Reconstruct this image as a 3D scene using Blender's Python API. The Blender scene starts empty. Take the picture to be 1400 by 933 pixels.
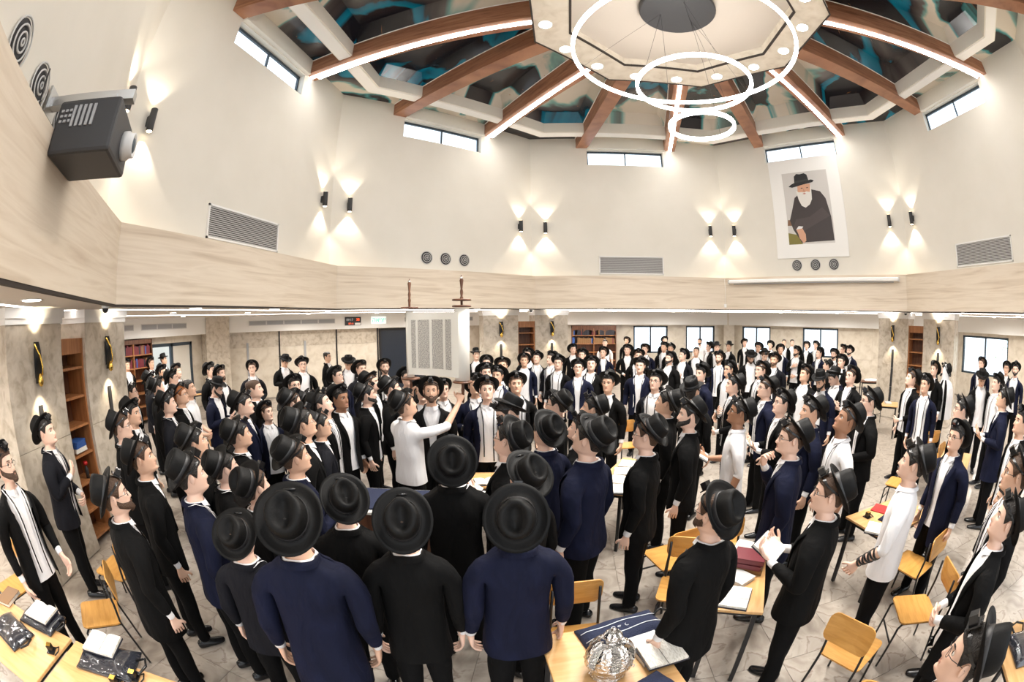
import bpy, bmesh, math, random
import numpy as np
from mathutils import Vector, Matrix
sc = bpy.context.scene
COL = sc.collection
PI = math.pi
rad = math.radians
# ---------------------------------------------------------------- camera
CAM = np.array([-2.135, -5.531, 2.6])
YAW, PITCH, ROLL = rad(-6.18), rad(-2.886), rad(-0.494)
fw = np.array([math.sin(YAW)*math.cos(PITCH), math.cos(YAW)*math.cos(PITCH), math.sin(PITCH)])
rt = np.array([math.cos(YAW), -math.sin(YAW), 0.0]); up = np.cross(rt, fw)
r2 = rt*math.cos(ROLL)+up*math.sin(ROLL); u2 = -rt*math.sin(ROLL)+up*math.cos(ROLL)
cd = bpy.data.cameras.new('camera'); cam = bpy.data.objects.new('camera', cd); COL.objects.link(cam)
M = Matrix(((r2[0], u2[0], -fw[0], CAM[0]), (r2[1], u2[1], -fw[1], CAM[1]), (r2[2], u2[2], -fw[2], CAM[2]), (0, 0, 0, 1)))
cam.matrix_world = M
cd.type = 'PANO'; cd.sensor_width = 36.0; cd.sensor_height = 36.0*933/1400; cd.sensor_fit = 'HORIZONTAL'
cd.clip_start = 0.05; cd.clip_end = 300
cd.lens = 15.56
for holder in (cd, getattr(cd, 'cycles', None)):
    if holder is None: continue
    try:
        holder.panorama_type = 'FISHEYE_EQUISOLID'
        holder.fisheye_lens = 15.5616
        holder.fisheye_fov = PI
    except Exception as e:
        pass
sc.camera = cam
# ---------------------------------------------------------------- daylight through the windows and the open side behind the camera
w = bpy.data.worlds.new('sky'); sc.world = w; w.use_nodes = True
bg = w.node_tree.nodes['Background']; bg.inputs[0].default_value = (0.90, 0.95, 1.0, 1); bg.inputs[1].default_value = 1.9
sc.view_settings.view_transform = 'Standard'; sc.view_settings.look = 'None'
sc.view_settings.gamma = 1.0; sc.view_settings.exposure = 0.46
sc.view_settings.use_curve_mapping = False
sc.cycles.use_denoising = True
sc.cycles.max_bounces = 6; sc.cycles.diffuse_bounces = 4; sc.cycles.glossy_bounces = 3
sc.cycles.transparent_max_bounces = 8; sc.cycles.sample_clamp_indirect = 6.0
sc.cycles.caustics_reflective = False; sc.cycles.caustics_refractive = False

# ---------------------------------------------------------------- materials
def nt(name):
    m = bpy.data.materials.new(name); m.use_nodes = True
    t = m.node_tree; b = t.nodes['Principled BSDF']
    return m, t, b
def mat(name, col, rough=0.6, metal=0.0, spec=None, bump=0, bscale=60, emit=None, estr=0, coat=0):
    m, t, b = nt(name)
    b.inputs['Base Color'].default_value = (*col, 1); b.inputs['Roughness'].default_value = rough
    b.inputs['Metallic'].default_value = metal
    if spec is not None: b.inputs['Specular IOR Level'].default_value = spec
    if coat: b.inputs['Coat Weight'].default_value = coat
    if emit: b.inputs['Emission Color'].default_value = (*emit, 1); b.inputs['Emission Strength'].default_value = estr
    if bump:
        n = t.nodes.new('ShaderNodeTexNoise'); n.inputs['Scale'].default_value = bscale; n.inputs['Detail'].default_value = 3
        c = t.nodes.new('ShaderNodeTexCoord'); t.links.new(c.outputs['Object'], n.inputs['Vector'])
        bp = t.nodes.new('ShaderNodeBump'); bp.inputs['Strength'].default_value = bump; bp.inputs['Distance'].default_value = 0.02
        t.links.new(n.outputs['Fac'], bp.inputs['Height']); t.links.new(bp.outputs['Normal'], b.inputs['Normal'])
    return m
def ramp(t, stops):
    r = t.nodes.new('ShaderNodeValToRGB'); e = r.color_ramp.elements
    while len(e) < len(stops): e.new(0.5)
    for el, (p, c) in zip(e, stops): el.position = p; el.color = (*c, 1)
    return r
def noisy(name, stops, scale=(1, 1, 1), nscale=3, detail=6, dist=0.0, rough=0.5, bump=0.0, spec=None):
    """a colour ramp over object-space noise, stretched by SCALE"""
    m, t, b = nt(name)
    c = t.nodes.new('ShaderNodeTexCoord'); mp = t.nodes.new('ShaderNodeMapping'); mp.inputs['Scale'].default_value = scale
    n = t.nodes.new('ShaderNodeTexNoise'); n.inputs['Scale'].default_value = nscale; n.inputs['Detail'].default_value = detail
    n.inputs['Distortion'].default_value = dist
    t.links.new(c.outputs['Object'], mp.inputs['Vector']); t.links.new(mp.outputs['Vector'], n.inputs['Vector'])
    r = ramp(t, stops); t.links.new(n.outputs['Fac'], r.inputs['Fac']); t.links.new(r.outputs['Color'], b.inputs['Base Color'])
    b.inputs['Roughness'].default_value = rough
    if spec is not None: b.inputs['Specular IOR Level'].default_value = spec
    if bump:
        bp = t.nodes.new('ShaderNodeBump'); bp.inputs['Strength'].default_value = bump; bp.inputs['Distance'].default_value = 0.01
        t.links.new(n.outputs['Fac'], bp.inputs['Height']); t.links.new(bp.outputs['Normal'], b.inputs['Normal'])
    return m
MT = {}
MT['plaster'] = noisy('plaster', [(0.3, (0.745, 0.715, 0.645)), (0.7, (0.785, 0.755, 0.69))], nscale=1.2, rough=0.85)
MT['white'] = mat('white_paint', (0.86, 0.855, 0.84), 0.7)
MT['ceil'] = mat('ceiling_paint', (0.70, 0.66, 0.61), 0.8)
MT['ringpaint'] = mat('beige_ceiling_paint', (0.53, 0.475, 0.415), 0.8)
MT['trav'] = noisy('travertine', [(0.25, (0.50, 0.40, 0.30)), (0.42, (0.63, 0.535, 0.425)), (0.55, (0.70, 0.61, 0.50)), (0.75, (0.60, 0.50, 0.39))], scale=(0.35, 0.35, 6.0), nscale=1.6, detail=8, dist=0.8, rough=0.55, bump=0.08)
MT['marble'] = noisy('beige_marble', [(0.30, (0.40, 0.34, 0.27)), (0.47, (0.54, 0.475, 0.39)), (0.62, (0.62, 0.555, 0.47)), (0.72, (0.50, 0.43, 0.35))], nscale=7, detail=12, dist=0.5, rough=0.22)
MT['marble2'] = noisy('wall_marble', [(0.3, (0.56, 0.49, 0.40)), (0.5, (0.66, 0.595, 0.50)), (0.7, (0.71, 0.65, 0.56))], nscale=4, detail=10, dist=0.5, rough=0.2)
MT['floor'] = noisy('floor_marble', [(0.3, (0.24, 0.20, 0.165)), (0.44, (0.38, 0.33, 0.28)), (0.53, (0.46, 0.41, 0.355)), (0.57, (0.27, 0.22, 0.18)), (0.60, (0.42, 0.37, 0.32)), (0.75, (0.36, 0.31, 0.26))], nscale=3.2, detail=12, dist=0.7, rough=0.28)
MT['beam'] = noisy('walnut', [(0.3, (0.21, 0.085, 0.045)), (0.5, (0.34, 0.155, 0.085)), (0.7, (0.42, 0.21, 0.12))], scale=(0.6, 0.6, 7), nscale=3, detail=6, dist=0.5, rough=0.45)
MT['shelf'] = noisy('shelf_wood', [(0.3, (0.27, 0.105, 0.035)), (0.6, (0.42, 0.18, 0.07))], scale=(8, 8, 0.6), nscale=3, rough=0.4)
MT['darkwood'] = noisy('dark_wood', [(0.3, (0.08, 0.03, 0.015)), (0.6, (0.17, 0.07, 0.035))], scale=(6, 6, 0.6), nscale=3, rough=0.4)
MT['ply'] = noisy('chair_plywood', [(0.3, (0.54, 0.26, 0.055)), (0.6, (0.68, 0.36, 0.10)), (0.75, (0.58, 0.29, 0.075))], scale=(1, 9, 1), nscale=3, dist=0.6, rough=0.3)
MT['table'] = noisy('table_wood', [(0.3, (0.58, 0.31, 0.11)), (0.6, (0.71, 0.43, 0.19))], scale=(1, 8, 1), nscale=3, dist=0.5, rough=0.35)
MT['blackmetal'] = mat('black_metal', (0.012, 0.012, 0.014), 0.35)
MT['frame'] = mat('window_frame', (0.035, 0.055, 0.075), 0.4)
MT['dark'] = mat('dark_gap', (0.03, 0.022, 0.018), 0.7)
MT['gold'] = mat('brass', (0.85, 0.55, 0.12), 0.25, 1.0)
MT['steel'] = mat('steel', (0.55, 0.55, 0.55), 0.3, 1.0)
MT['silver'] = mat('chased_silver', (0.78, 0.76, 0.73), 0.22, 1.0, bump=1.0, bscale=55)
MT['grey'] = mat('grey_plastic', (0.35, 0.36, 0.38), 0.5)
MT['lgrey'] = mat('light_grey', (0.60, 0.60, 0.60), 0.5)
MT['charcoal'] = mat('charcoal', (0.03, 0.03, 0.033), 0.5)
MT['doorblue'] = mat('door_dark', (0.012, 0.02, 0.035), 0.3)
MT['cover'] = mat('book_cover', (0.02, 0.02, 0.03), 0.5)
MT['redcover'] = mat('maroon_cover', (0.16, 0.02, 0.03), 0.45)
MT['bluecover'] = mat('blue_cover', (0.03, 0.10, 0.35), 0.5)
MT['browncover'] = mat('brown_cover', (0.25, 0.13, 0.05), 0.5)
MT['page'] = noisy('page', [(0.42, (0.68, 0.64, 0.56)), (0.52, (0.84, 0.81, 0.74))], scale=(30, 8, 1), nscale=4, rough=0.8)
MT['parch'] = mat('parchment', (0.90, 0.87, 0.79), 0.7)
MT['velvet'] = mat('navy_velvet', (0.012, 0.018, 0.05), 0.9, bump=0.5, bscale=90)
MT['plastic'] = mat('clear_plastic_cover', (0.025, 0.027, 0.035), 0.08, coat=1.0, bump=0.7, bscale=14)
MT['embro'] = mat('embroidery', (0.75, 0.77, 0.82), 0.5)
MT['led'] = mat('led_strip', (1, 1, 1), 0.5, emit=(1, 0.97, 0.93), estr=6.0)
MT['ledring'] = mat('ring_led', (1, 1, 1), 0.5, emit=(1, 0.98, 0.95), estr=9.0)
MT['lamp'] = mat('lamp_disc', (1, 1, 1), 0.5, emit=(1, 0.95, 0.86), estr=10.0)
MT['warm'] = mat('warm_lamp', (1, 1, 1), 0.5, emit=(1, 0.80, 0.50), estr=9.0)
MT['green'] = mat('exit_green', (0.0, 0.45, 0.28), 0.5, emit=(0.0, 0.6, 0.35), estr=0.6)
MT['glowwhite'] = mat('glowing_white', (0.9, 0.95, 0.93), 0.5, emit=(0.9, 1, 0.97), estr=0.5)
MT['red'] = mat('red_digits', (0.7, 0.08, 0.03), 0.5, emit=(1, 0.12, 0.03), estr=1.2)
MT['whitedig'] = mat('pale_digits', (0.4, 0.4, 0.4), 0.5, emit=(0.6, 0.6, 0.6), estr=0.4)
MT['leaf'] = noisy('tree_leaves', [(0.3, (0.10, 0.22, 0.04)), (0.6, (0.30, 0.50, 0.12))], nscale=9, rough=0.6)
MT['red2'] = mat('red_plastic', (0.55, 0.02, 0.02), 0.4)
def glassmat():
    m, t, b = nt('window_glass')
    out = t.nodes['Material Output']; mx = t.nodes.new('ShaderNodeMixShader'); tr = t.nodes.new('ShaderNodeBsdfTransparent')
    tr.inputs[0].default_value = (0.93, 0.97, 1.0, 1)
    gl = t.nodes.new('ShaderNodeBsdfGlossy'); gl.inputs['Roughness'].default_value = 0.03
    fr = t.nodes.new('ShaderNodeFresnel'); fr.inputs[0].default_value = 1.45
    ge = t.nodes.new('ShaderNodeNewGeometry'); mm = t.nodes.new('ShaderNodeMath'); mm.operation = 'SUBTRACT'; mm.use_clamp = True
    t.links.new(fr.outputs[0], mm.inputs[0]); t.links.new(ge.outputs['Backfacing'], mm.inputs[1]); t.links.new(mm.outputs[0], mx.inputs[0]); t.links.new(tr.outputs[0], mx.inputs[1]); t.links.new(gl.outputs[0], mx.inputs[2])
    t.links.new(mx.outputs[0], out.inputs[0])
    return m
MT['glass'] = glassmat()
def artmat():
    """abstract marbled ink print: charcoal, cream, teal, a little copper; UV x = across a bay, y = towards the middle"""
    m, t, b = nt('marbled_print')
    L = t.links.new
    uv = t.nodes.new('ShaderNodeUVMap')
    n1 = t.nodes.new('ShaderNodeTexNoise'); n1.inputs['Scale'].default_value = 0.5; n1.inputs['Detail'].default_value = 0.6
    L(uv.outputs[0], n1.inputs['Vector'])
    sub = t.nodes.new('ShaderNodeVectorMath'); sub.operation = 'MULTIPLY_ADD'
    sub.inputs[1].default_value = (2.2, 2.2, 0.6); L(n1.outputs['Color'], sub.inputs[0]); L(uv.outputs[0], sub.inputs[2])
    n2 = t.nodes.new('ShaderNodeTexNoise'); n2.inputs['Scale'].default_value = 0.42; n2.inputs['Detail'].default_value = 5; n2.inputs['Distortion'].default_value = 0.15; n2.inputs['Roughness'].default_value = 0.42
    L(sub.outputs[0], n2.inputs['Vector'])
    r = ramp(t, [(0.0, (0.008, 0.008, 0.012)), (0.41, (0.012, 0.012, 0.018)), (0.42, (0.0, 0.22, 0.36)), (0.445, (0.0, 0.14, 0.24)), (0.452, (0.012, 0.02, 0.03)), (0.465, (0.045, 0.04, 0.043)), (0.515, (0.12, 0.11, 0.11)), (0.535, (0.20, 0.40, 0.38)), (0.55, (0.66, 0.61, 0.53)), (0.61, (0.70, 0.65, 0.57)), (0.625, (0.08, 0.34, 0.36)), (0.64, (0.02, 0.02, 0.025)), (1.0, (0.06, 0.055, 0.055))])
    L(n2.outputs['Fac'], r.inputs['Fac'])
    n3 = t.nodes.new('ShaderNodeTexNoise'); n3.inputs['Scale'].default_value = 9; n3.inputs['Detail'].default_value = 6; L(sub.outputs[0], n3.inputs['Vector'])
    cr = ramp(t, [(0.70, (0, 0, 0)), (0.76, (1, 1, 1))]); L(n3.outputs['Fac'], cr.inputs['Fac'])
    mx = t.nodes.new('ShaderNodeMixRGB'); L(cr.outputs['Color'], mx.inputs['Fac']); L(r.outputs['Color'], mx.inputs[1]); mx.inputs[2].default_value = (0.45, 0.19, 0.06, 1)
    L(mx.outputs[0], b.inputs['Base Color']); b.inputs['Roughness'].default_value = 0.2
    return m
MT['art'] = artmat()
def cloth(name, col, rough=0.85, bump=0.25, var=0.35):
    m, t, b = nt(name)
    c = t.nodes.new('ShaderNodeTexCoord')
    n = t.nodes.new('ShaderNodeTexNoise'); n.inputs['Scale'].default_value = 5; n.inputs['Detail'].default_value = 3; n.inputs['Distortion'].default_value = 0.6
    mp = t.nodes.new('ShaderNodeMapping'); mp.inputs['Scale'].default_value = (1.6, 1.6, 0.6)
    t.links.new(c.outputs['Object'], mp.inputs['Vector']); t.links.new(mp.outputs['Vector'], n.inputs['Vector'])
    r = ramp(t, [(0.3, tuple(x*(1-var) for x in col)), (0.7, tuple(min(1, x*(1+var*0.5)) for x in col))])
    t.links.new(n.outputs['Fac'], r.inputs['Fac']); t.links.new(r.outputs['Color'], b.inputs['Base Color'])
    b.inputs['Roughness'].default_value = rough; b.inputs['Specular IOR Level'].default_value = 0.16
    bp = t.nodes.new('ShaderNodeBump'); bp.inputs['Strength'].default_value = bump; bp.inputs['Distance'].default_value = 0.05
    t.links.new(n.outputs['Fac'], bp.inputs['Height']); t.links.new(bp.outputs['Normal'], b.inputs['Normal'])
    return m
MT['coat_k'] = cloth('black_wool', (0.0030, 0.0029, 0.0030), 0.85, 0.55)
MT['coat_n'] = cloth('navy_wool', (0.0060, 0.0080, 0.0245), 0.8, 0.55)
MT['coat_g'] = cloth('charcoal_wool', (0.0075, 0.0078, 0.0115), 0.8, 0.55)
MT['coat_b'] = cloth('brown_black_wool', (0.0065, 0.0052, 0.0042), 0.8, 0.55)
MT['trou'] = cloth('trouser_cloth', (0.0028, 0.0028, 0.0032), 0.85, 0.4)
MT['shirt'] = cloth('white_cotton', (0.80, 0.79, 0.80), 0.75, 0.6, 0.04)
MT['felt'] = mat('black_felt', (0.0035, 0.0033, 0.0033), 0.62, spec=0.22, bump=0.1, bscale=120)
MT['band'] = mat('grosgrain_band', (0.022, 0.021, 0.022), 0.45)
MT['leather'] = mat('black_leather', (0.008, 0.008, 0.009), 0.25)
MT['eyew'] = mat('eye_white', (0.75, 0.72, 0.68), 0.2)
MT['iris'] = mat('iris_dark', (0.03, 0.018, 0.01), 0.15)
MT['lips'] = mat('lips', (0.55, 0.27, 0.20), 0.45)
MT['skin0'] = mat('skin_light', (0.80, 0.53, 0.41), 0.5, bump=0.05, bscale=30)
MT['skin1'] = mat('skin_medium', (0.70, 0.43, 0.30), 0.5, bump=0.05, bscale=30)
MT['skin2'] = mat('skin_dark', (0.35, 0.175, 0.10), 0.5, bump=0.05, bscale=30)
MT['hair0'] = mat('hair_black', (0.014, 0.010, 0.008), 0.55, bump=0.6, bscale=110)
MT['hair1'] = mat('hair_brown', (0.07, 0.035, 0.018), 0.55, bump=0.6, bscale=110)
MT['hair2'] = mat('hair_red', (0.32, 0.10, 0.025), 0.55, bump=0.6, bscale=110)

# ---------------------------------------------------------------- mesh helpers
def tag(o, label=None, cat=None, group=None, kind=None):
    if label: o['label'] = label
    if cat: o['category'] = cat
    if group: o['group'] = group
    if kind: o['kind'] = kind
    return o
def empty(name, loc=(0, 0, 0), rz=0.0, label=None, cat=None, group=None):
    o = bpy.data.objects.new(name, None); COL.objects.link(o); o.location = loc; o.rotation_euler = (0, 0, rz)
    o.empty_display_size = 0.1
    return tag(o, label, cat, group)
def link(name, me, mats=(), parent=None, smooth=False):
    o = bpy.data.objects.new(name, me); COL.objects.link(o)
    if not me.materials:
        for m in mats: me.materials.append(MT[m] if isinstance(m, str) else m)
    if parent is not None: o.parent = parent
    return o
class MB:
    """collects boxes, tubes, lathes and polygons; build() links them as one mesh object"""
    def __init__(s): s.v = []; s.f = []; s.m = []; s.sm = []; s.uv = None
    def add(s, vs, fs, m=0, sm=False):
        b = len(s.v); s.v += [tuple(map(float, p)) for p in vs]
        s.f += [tuple(i+b for i in f) for f in fs]; s.m += [m]*len(fs); s.sm += [sm]*len(fs); return s
    def box(s, c, d, rz=0.0, m=0, R=None):
        hx, hy, hz = d[0]/2, d[1]/2, d[2]/2
        P = np.array([(x, y, z) for z in (-hz, hz) for x, y in ((-hx, -hy), (hx, -hy), (hx, hy), (-hx, hy))])
        if R is None:
            cs, sn = math.cos(rz), math.sin(rz); R = np.array([[cs, -sn, 0], [sn, cs, 0], [0, 0, 1]])
        P = P@np.asarray(R).T+np.array(c)
        return s.add(P, [(3, 2, 1, 0), (4, 5, 6, 7), (0, 1, 5, 4), (1, 2, 6, 5), (2, 3, 7, 6), (3, 0, 4, 7)], m)
    def tube(s, pts, r, n=8, m=0, sm=True, caps=True, closed=False):
        pts = [np.array(p, float) for p in pts]; N = len(pts)
        rs = r if hasattr(r, '__len__') else [r]*N
        V = []; prev = None
        for i, p in enumerate(pts):
            if closed: d = pts[(i+1) % N]-pts[i-1]
            else: d = pts[min(i+1, N-1)]-pts[max(i-1, 0)]
            d = d/(np.linalg.norm(d)+1e-12)
            if prev is None:
                a = np.array([0, 0, 1.0]) if abs(d[2]) < 0.9 else np.array([1.0, 0, 0])
                prev = np.cross(d, a); prev /= np.linalg.norm(prev)
            e1 = prev-d*(prev@d); e1 /= np.linalg.norm(e1)+1e-12; e2 = np.cross(d, e1); prev = e1
            for k in range(n):
                t = 2*PI*k/n; V.append(p+rs[i]*(e1*math.cos(t)+e2*math.sin(t)))
        F = []
        for i in range(N if closed else N-1):
            j = (i+1) % N
            for k in range(n): F.append((i*n+k, i*n+(k+1) % n, j*n+(k+1) % n, j*n+k))
        if caps and not closed: F.append(tuple(range(n))[::-1]); F.append(tuple((N-1)*n+k for k in range(n)))
        return s.add(V, F, m, sm)
    def lathe(s, prof, n=24, c=(0, 0, 0), m=0, sm=True, sx=1, sy=1, R=None):
        V = []
        for r, z in prof:
            for k in range(n): t = 2*PI*k/n; V.append((r*math.cos(t)*sx, r*math.sin(t)*sy, z))
        F = [(i*n+k, i*n+(k+1) % n, (i+1)*n+(k+1) % n, (i+1)*n+k) for i in range(len(prof)-1) for k in range(n)]
        C_ = [tuple(range(n))[::-1], tuple((len(prof)-1)*n+k for k in range(n))]
        V = np.array(V)
        if R is not None: V = V@np.asarray(R).T
        b0 = len(s.v); s.add(V+np.array(c), F, m, sm)
        s.f += [tuple(i+b0 for i in f) for f in C_]; s.m += [m]*2; s.sm += [False]*2; return s
    def prism(s, poly, z0, z1, m=0):
        n = len(poly); V = [(x, y, z0) for x, y in poly]+[(x, y, z1) for x, y in poly]
        F = [tuple(range(n))[::-1], tuple(range(n, 2*n))]+[(k, (k+1) % n, n+(k+1) % n, n+k) for k in range(n)]
        return s.add(V, F, m)
    def mesh(s, name):
        me = bpy.data.meshes.new(name); me.from_pydata(s.v, [], s.f)
        me.polygons.foreach_set('material_index', s.m); me.polygons.foreach_set('use_smooth', s.sm)
        me.update(); return me
    def build(s, name, mats, parent=None, **kw):
        mats = (mats,) if isinstance(mats, str) else mats
        o = link(name, s.mesh(name), mats, parent)
        if kw: tag(o, **kw)
        return o
def bevel(o, wd=0.004, seg=2):
    b = o.modifiers.new('b', 'BEVEL'); b.width = wd; b.segments = seg; b.limit_method = 'ANGLE'; return o
def copy_tree(o, parent=None):
    c = o.copy(); COL.objects.link(c)
    if parent is not None: c.parent = parent
    for ch in o.children: copy_tree(ch, c)
    return c
# octagon: the facet whose outward normal has azimuth A (0 = +y, 90 = +x); local x runs to the right seen from inside
class Fac:
    def __init__(s, az):
        a = rad(az); s.n = np.array([math.sin(a), math.cos(a), 0]); s.t = np.array([math.cos(a), -math.sin(a), 0]); s.rz = -a
    def p(s, x, n, z): q = s.t*x+s.n*n; return (q[0], q[1], z)
    def R(s): return np.array([s.t, s.n, (0, 0, 1)]).T
FAC = {k: Fac(a) for k, a in {'A': -135, 'B': -90, 'C': -45, 'D': 0, 'E': 45, 'F': 90, 'G': 135, 'H': 180}.items()}
def fbox(mb, F, x0, x1, n0, n1, z0, z1, m=0):
    f = FAC[F] if isinstance(F, str) else F
    return mb.box(f.p((x0+x1)/2, (n0+n1)/2, (z0+z1)/2), (x1-x0, n1-n0, z1-z0), R=f.R(), m=m)
T8 = math.tan(PI/8)
AF, AW, AO = 7.3*math.cos(PI/8), 7.6*math.cos(PI/8), 13.4
ZC = 2.872; ZF = 3.785; ZT = 8.05
# ================================================================ ROOM
def octring(a0, a1, z0, z1, facets='ABCDEFG', name='ring', m='white', parent=None, **kw):
    mb = MB()
    for F in facets:
        f = FAC[F]; P = [f.p(-a0*T8, a0, z0), f.p(a0*T8, a0, z0), f.p(a1*T8, a1, z0), f.p(-a1*T8, a1, z0),
                         f.p(-a0*T8, a0, z1), f.p(a0*T8, a0, z1), f.p(a1*T8, a1, z1), f.p(-a1*T8, a1, z1)]
        mb.add(P, [(3, 2, 1, 0), (4, 5, 6, 7), (0, 1, 5, 4), (1, 2, 6, 5), (2, 3, 7, 6), (3, 0, 4, 7)])
    return mb.build(name, m, parent, **kw)
ORD = ['first', 'second', 'third', 'fourth', 'fifth', 'sixth', 'seventh', 'eighth', 'ninth', 'tenth', 'eleventh', 'twelfth', 'thirteenth', 'fourteenth', 'fifteenth', 'sixteenth', 'seventeenth', 'eighteenth', 'nineteenth', 'twentieth', 'twenty-first', 'twenty-second', 'twenty-third', 'twenty-fourth', 'twenty-fifth', 'twenty-sixth', 'twenty-seventh', 'twenty-eighth', 'twenty-ninth', 'thirtieth']
# floor slab with one tile object per marble tile in the part where the joints show
fl = MB().box((0, 3, -0.0605), (36, 36, 0.1)).build('floor', 'floor', kind='structure')
tmb = MB().box((0, 0, 0), (0.596, 0.596, 0.012)); tme = tmb.mesh('tile'); tme.materials.append(MT['floor'])
tme2 = tme.copy(); tme3 = tme.copy()
for i in range(17):
    for j in range(14):
        o = bpy.data.objects.new('tile', (tme, tme2, tme3)[(i*7+j*3) % 3]); COL.objects.link(o); o.parent = fl
        o.location = (-6.3+0.6*i+0.3, -5.4+0.6*j, -0.0055)
NAMES = {'A': 'wall_southwest', 'B': 'wall_west', 'C': 'wall_northwest', 'D': 'wall_north', 'E': 'wall_northeast', 'F': 'wall_east', 'G': 'wall_southeast'}
WZ0, WZ1, WX0, WX1 = 7.17, 7.66, -1.21, 1.13
for i, F in enumerate('ABCDEFG'):
    mb = MB(); h = AW*T8+0.08; n0, n1 = AW, AW+0.22
    if F in 'G':
        fbox(mb, F, -h, h, n0, n1, ZC, ZT+0.5)
    else:
        fbox(mb, F, -h, h, n0, n1, ZC, WZ0); fbox(mb, F, -h, WX0, n0, n1, WZ0, WZ1); fbox(mb, F, WX1, h, n0, n1, WZ0, WZ1); fbox(mb, F, -h, h, n0, n1, WZ1, ZT+0.5)
        # boxed lintel between the two beams
        fbox(mb, F, -1.19, 1.19, AW-0.10, AW+0.02, 7.685, ZT)
    mb.build(NAMES[F], 'plaster', kind='structure')
    if F != 'G':
        wmb = MB(); d0, d1 = AW+0.13, AW+0.18; t = 0.035
        xm = (WX0+WX1)/2
        for a, b, c, d in ((WX0, WX1, WZ1-t-0.02, WZ1), (WX0, WX1, WZ0, WZ0+t), (WX0, WX0+t, WZ0, WZ1), (WX1-t, WX1, WZ0, WZ1), (xm-t/2, xm+t/2, WZ0, WZ1)):
            fbox(wmb, F, a, b, d0, d1, c, d)
        wo = wmb.build('window_%d' % (i+1), 'frame', kind='structure')
        for a, b in ((WX0+t, xm-t/2), (xm+t/2, WX1-t)):
            g = MB(); fbox(g, F, a, b, AW+0.15, AW+0.158, WZ0+t, WZ1-t); g.build('pane', 'glass', wo)
# stone fascia, its top ledge and the shadow gap under it
for i, F in enumerate('ABCDEFG'):
    f = FAC[F]; a0, a1 = AF, AW+0.1
    P = [f.p(-a0*T8, a0, ZC), f.p(a0*T8, a0, ZC), f.p(a1*T8, a1, ZC), f.p(-a1*T8, a1, ZC), f.p(-a0*T8, a0, ZF), f.p(a0*T8, a0, ZF), f.p(a1*T8, a1, ZF), f.p(-a1*T8, a1, ZF)]
    MB().add(P, [(3, 2, 1, 0), (4, 5, 6, 7), (0, 1, 5, 4), (1, 2, 6, 5), (2, 3, 7, 6), (3, 0, 4, 7)]).build('trim_%d' % (i+1), 'trav', kind='structure')
octring(AF+0.005, AF+0.06, ZC-0.025, ZC, name='trim_8', m='dark', kind='structure')  # dark strip, the shade of the gap under the fascia put into colour
# aisle ceiling, outer walls and bulkhead
octring(AF+0.03, AO+0.3, ZC-0.01, ZC+0.25, name='ceiling_2', m='ceil', kind='structure')
octring(AO-0.45, AO+0.05, 2.33, ZC, name='trim_9', m='white', kind='structure')
octring(7.72, 7.78, ZC-0.018, ZC-0.006, name='ceiling_light_strip', m='led', label='thin white light line recessed in the low ceiling around the hall', cat='light')
octring(10.4, 10.45, ZC-0.018, ZC-0.006, name='ceiling_light_strip', m='led', facets='ABCDEF', label='second white light line in the low ceiling, nearer the outer walls', cat='light')
OW = {'A': [], 'B': [], 'C': [], 'D': [(-1.55, 0.05), (1.15, 2.75)][0:0], 'E': [], 'F': [], }
def outer_wall(F, holes, name):
    """holes: (x0, x1, z0, z1) cut out of the outer wall of facet F"""
    mb = MB(); h = AO*T8+0.1; x = -h
    for a, b, z0, z1 in sorted(holes):
        fbox(mb, F, x, a, AO, AO+0.25, 0, ZC)
        if z0 > 0: fbox(mb, F, a, b, AO, AO+0.25, 0, z0)
        fbox(mb, F, a, b, AO, AO+0.25, z1, ZC); x = b
    fbox(mb, F, x, h, AO, AO+0.25, 0, ZC)
    return mb.build(name, 'marble2', kind='structure')
CX, CY = CAM[0], CAM[1]
def azx(F, az):
    """local x on the outer wall of facet F seen at azimuth AZ from the camera"""
    a = rad(az); d = np.array([math.sin(a), math.cos(a)]); f = FAC[F]
    s = (AO-(CX*f.n[0]+CY*f.n[1]))/(d@f.n[:2]); q = np.array([CX, CY])+d*s
    return float(q@f.t[:2])
HOLES = {'A': [], 'B': [(azx('B', -54.4), azx('B', -48.6), 0, 2.12)],
         'C': [], 'D': [(azx('D', 9.6), azx('D', 14.1), 1.1, 2.28), (azx('D', 16.5), azx('D', 20.3), 1.1, 2.28)],
         'E': [(azx('E', 24.0), azx('E', 27.8), 1.1, 2.28), (azx('E', 32.2), azx('E', 37.1), 1.1, 2.28)],
         'F': [(azx('F', 55.1), azx('F', 62.1), 0.85, 2.22)]}
ON = {'A': 'wall_outer_southwest', 'B': 'wall_outer_west', 'C': 'wall_outer_northwest', 'D': 'wall_outer_north', 'E': 'wall_outer_northeast', 'F': 'wall_outer_east'}
wi = 10
for F in 'ABCDEF':
    outer_wall(F, HOLES[F], ON[F])
    for (a, b, z0, z1) in HOLES[F]:
        if z0 == 0: continue
        mb = MB(); t = 0.07; xm = (a+b)/2; n0, n1 = AO+0.02, AO+0.10
        for q in ((a, b, z0, z0+t), (a, b, z1-t, z1), (a, a+t, z0, z1), (b-t, b, z0, z1), (xm-0.03, xm+0.03, z0, z1)):
            fbox(mb, F, q[0], q[1], n0, n1, q[2], q[3])
        wo = mb.build('window_%d' % wi, 'frame', kind='structure'); wi += 1
        for q in ((a+t, xm-0.03), (xm+0.03, b-t)):
            g = MB(); fbox(g, F, q[0], q[1], AO+0.05, AO+0.058, z0+t, z1-t); g.build('pane', 'glass', wo)
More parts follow.
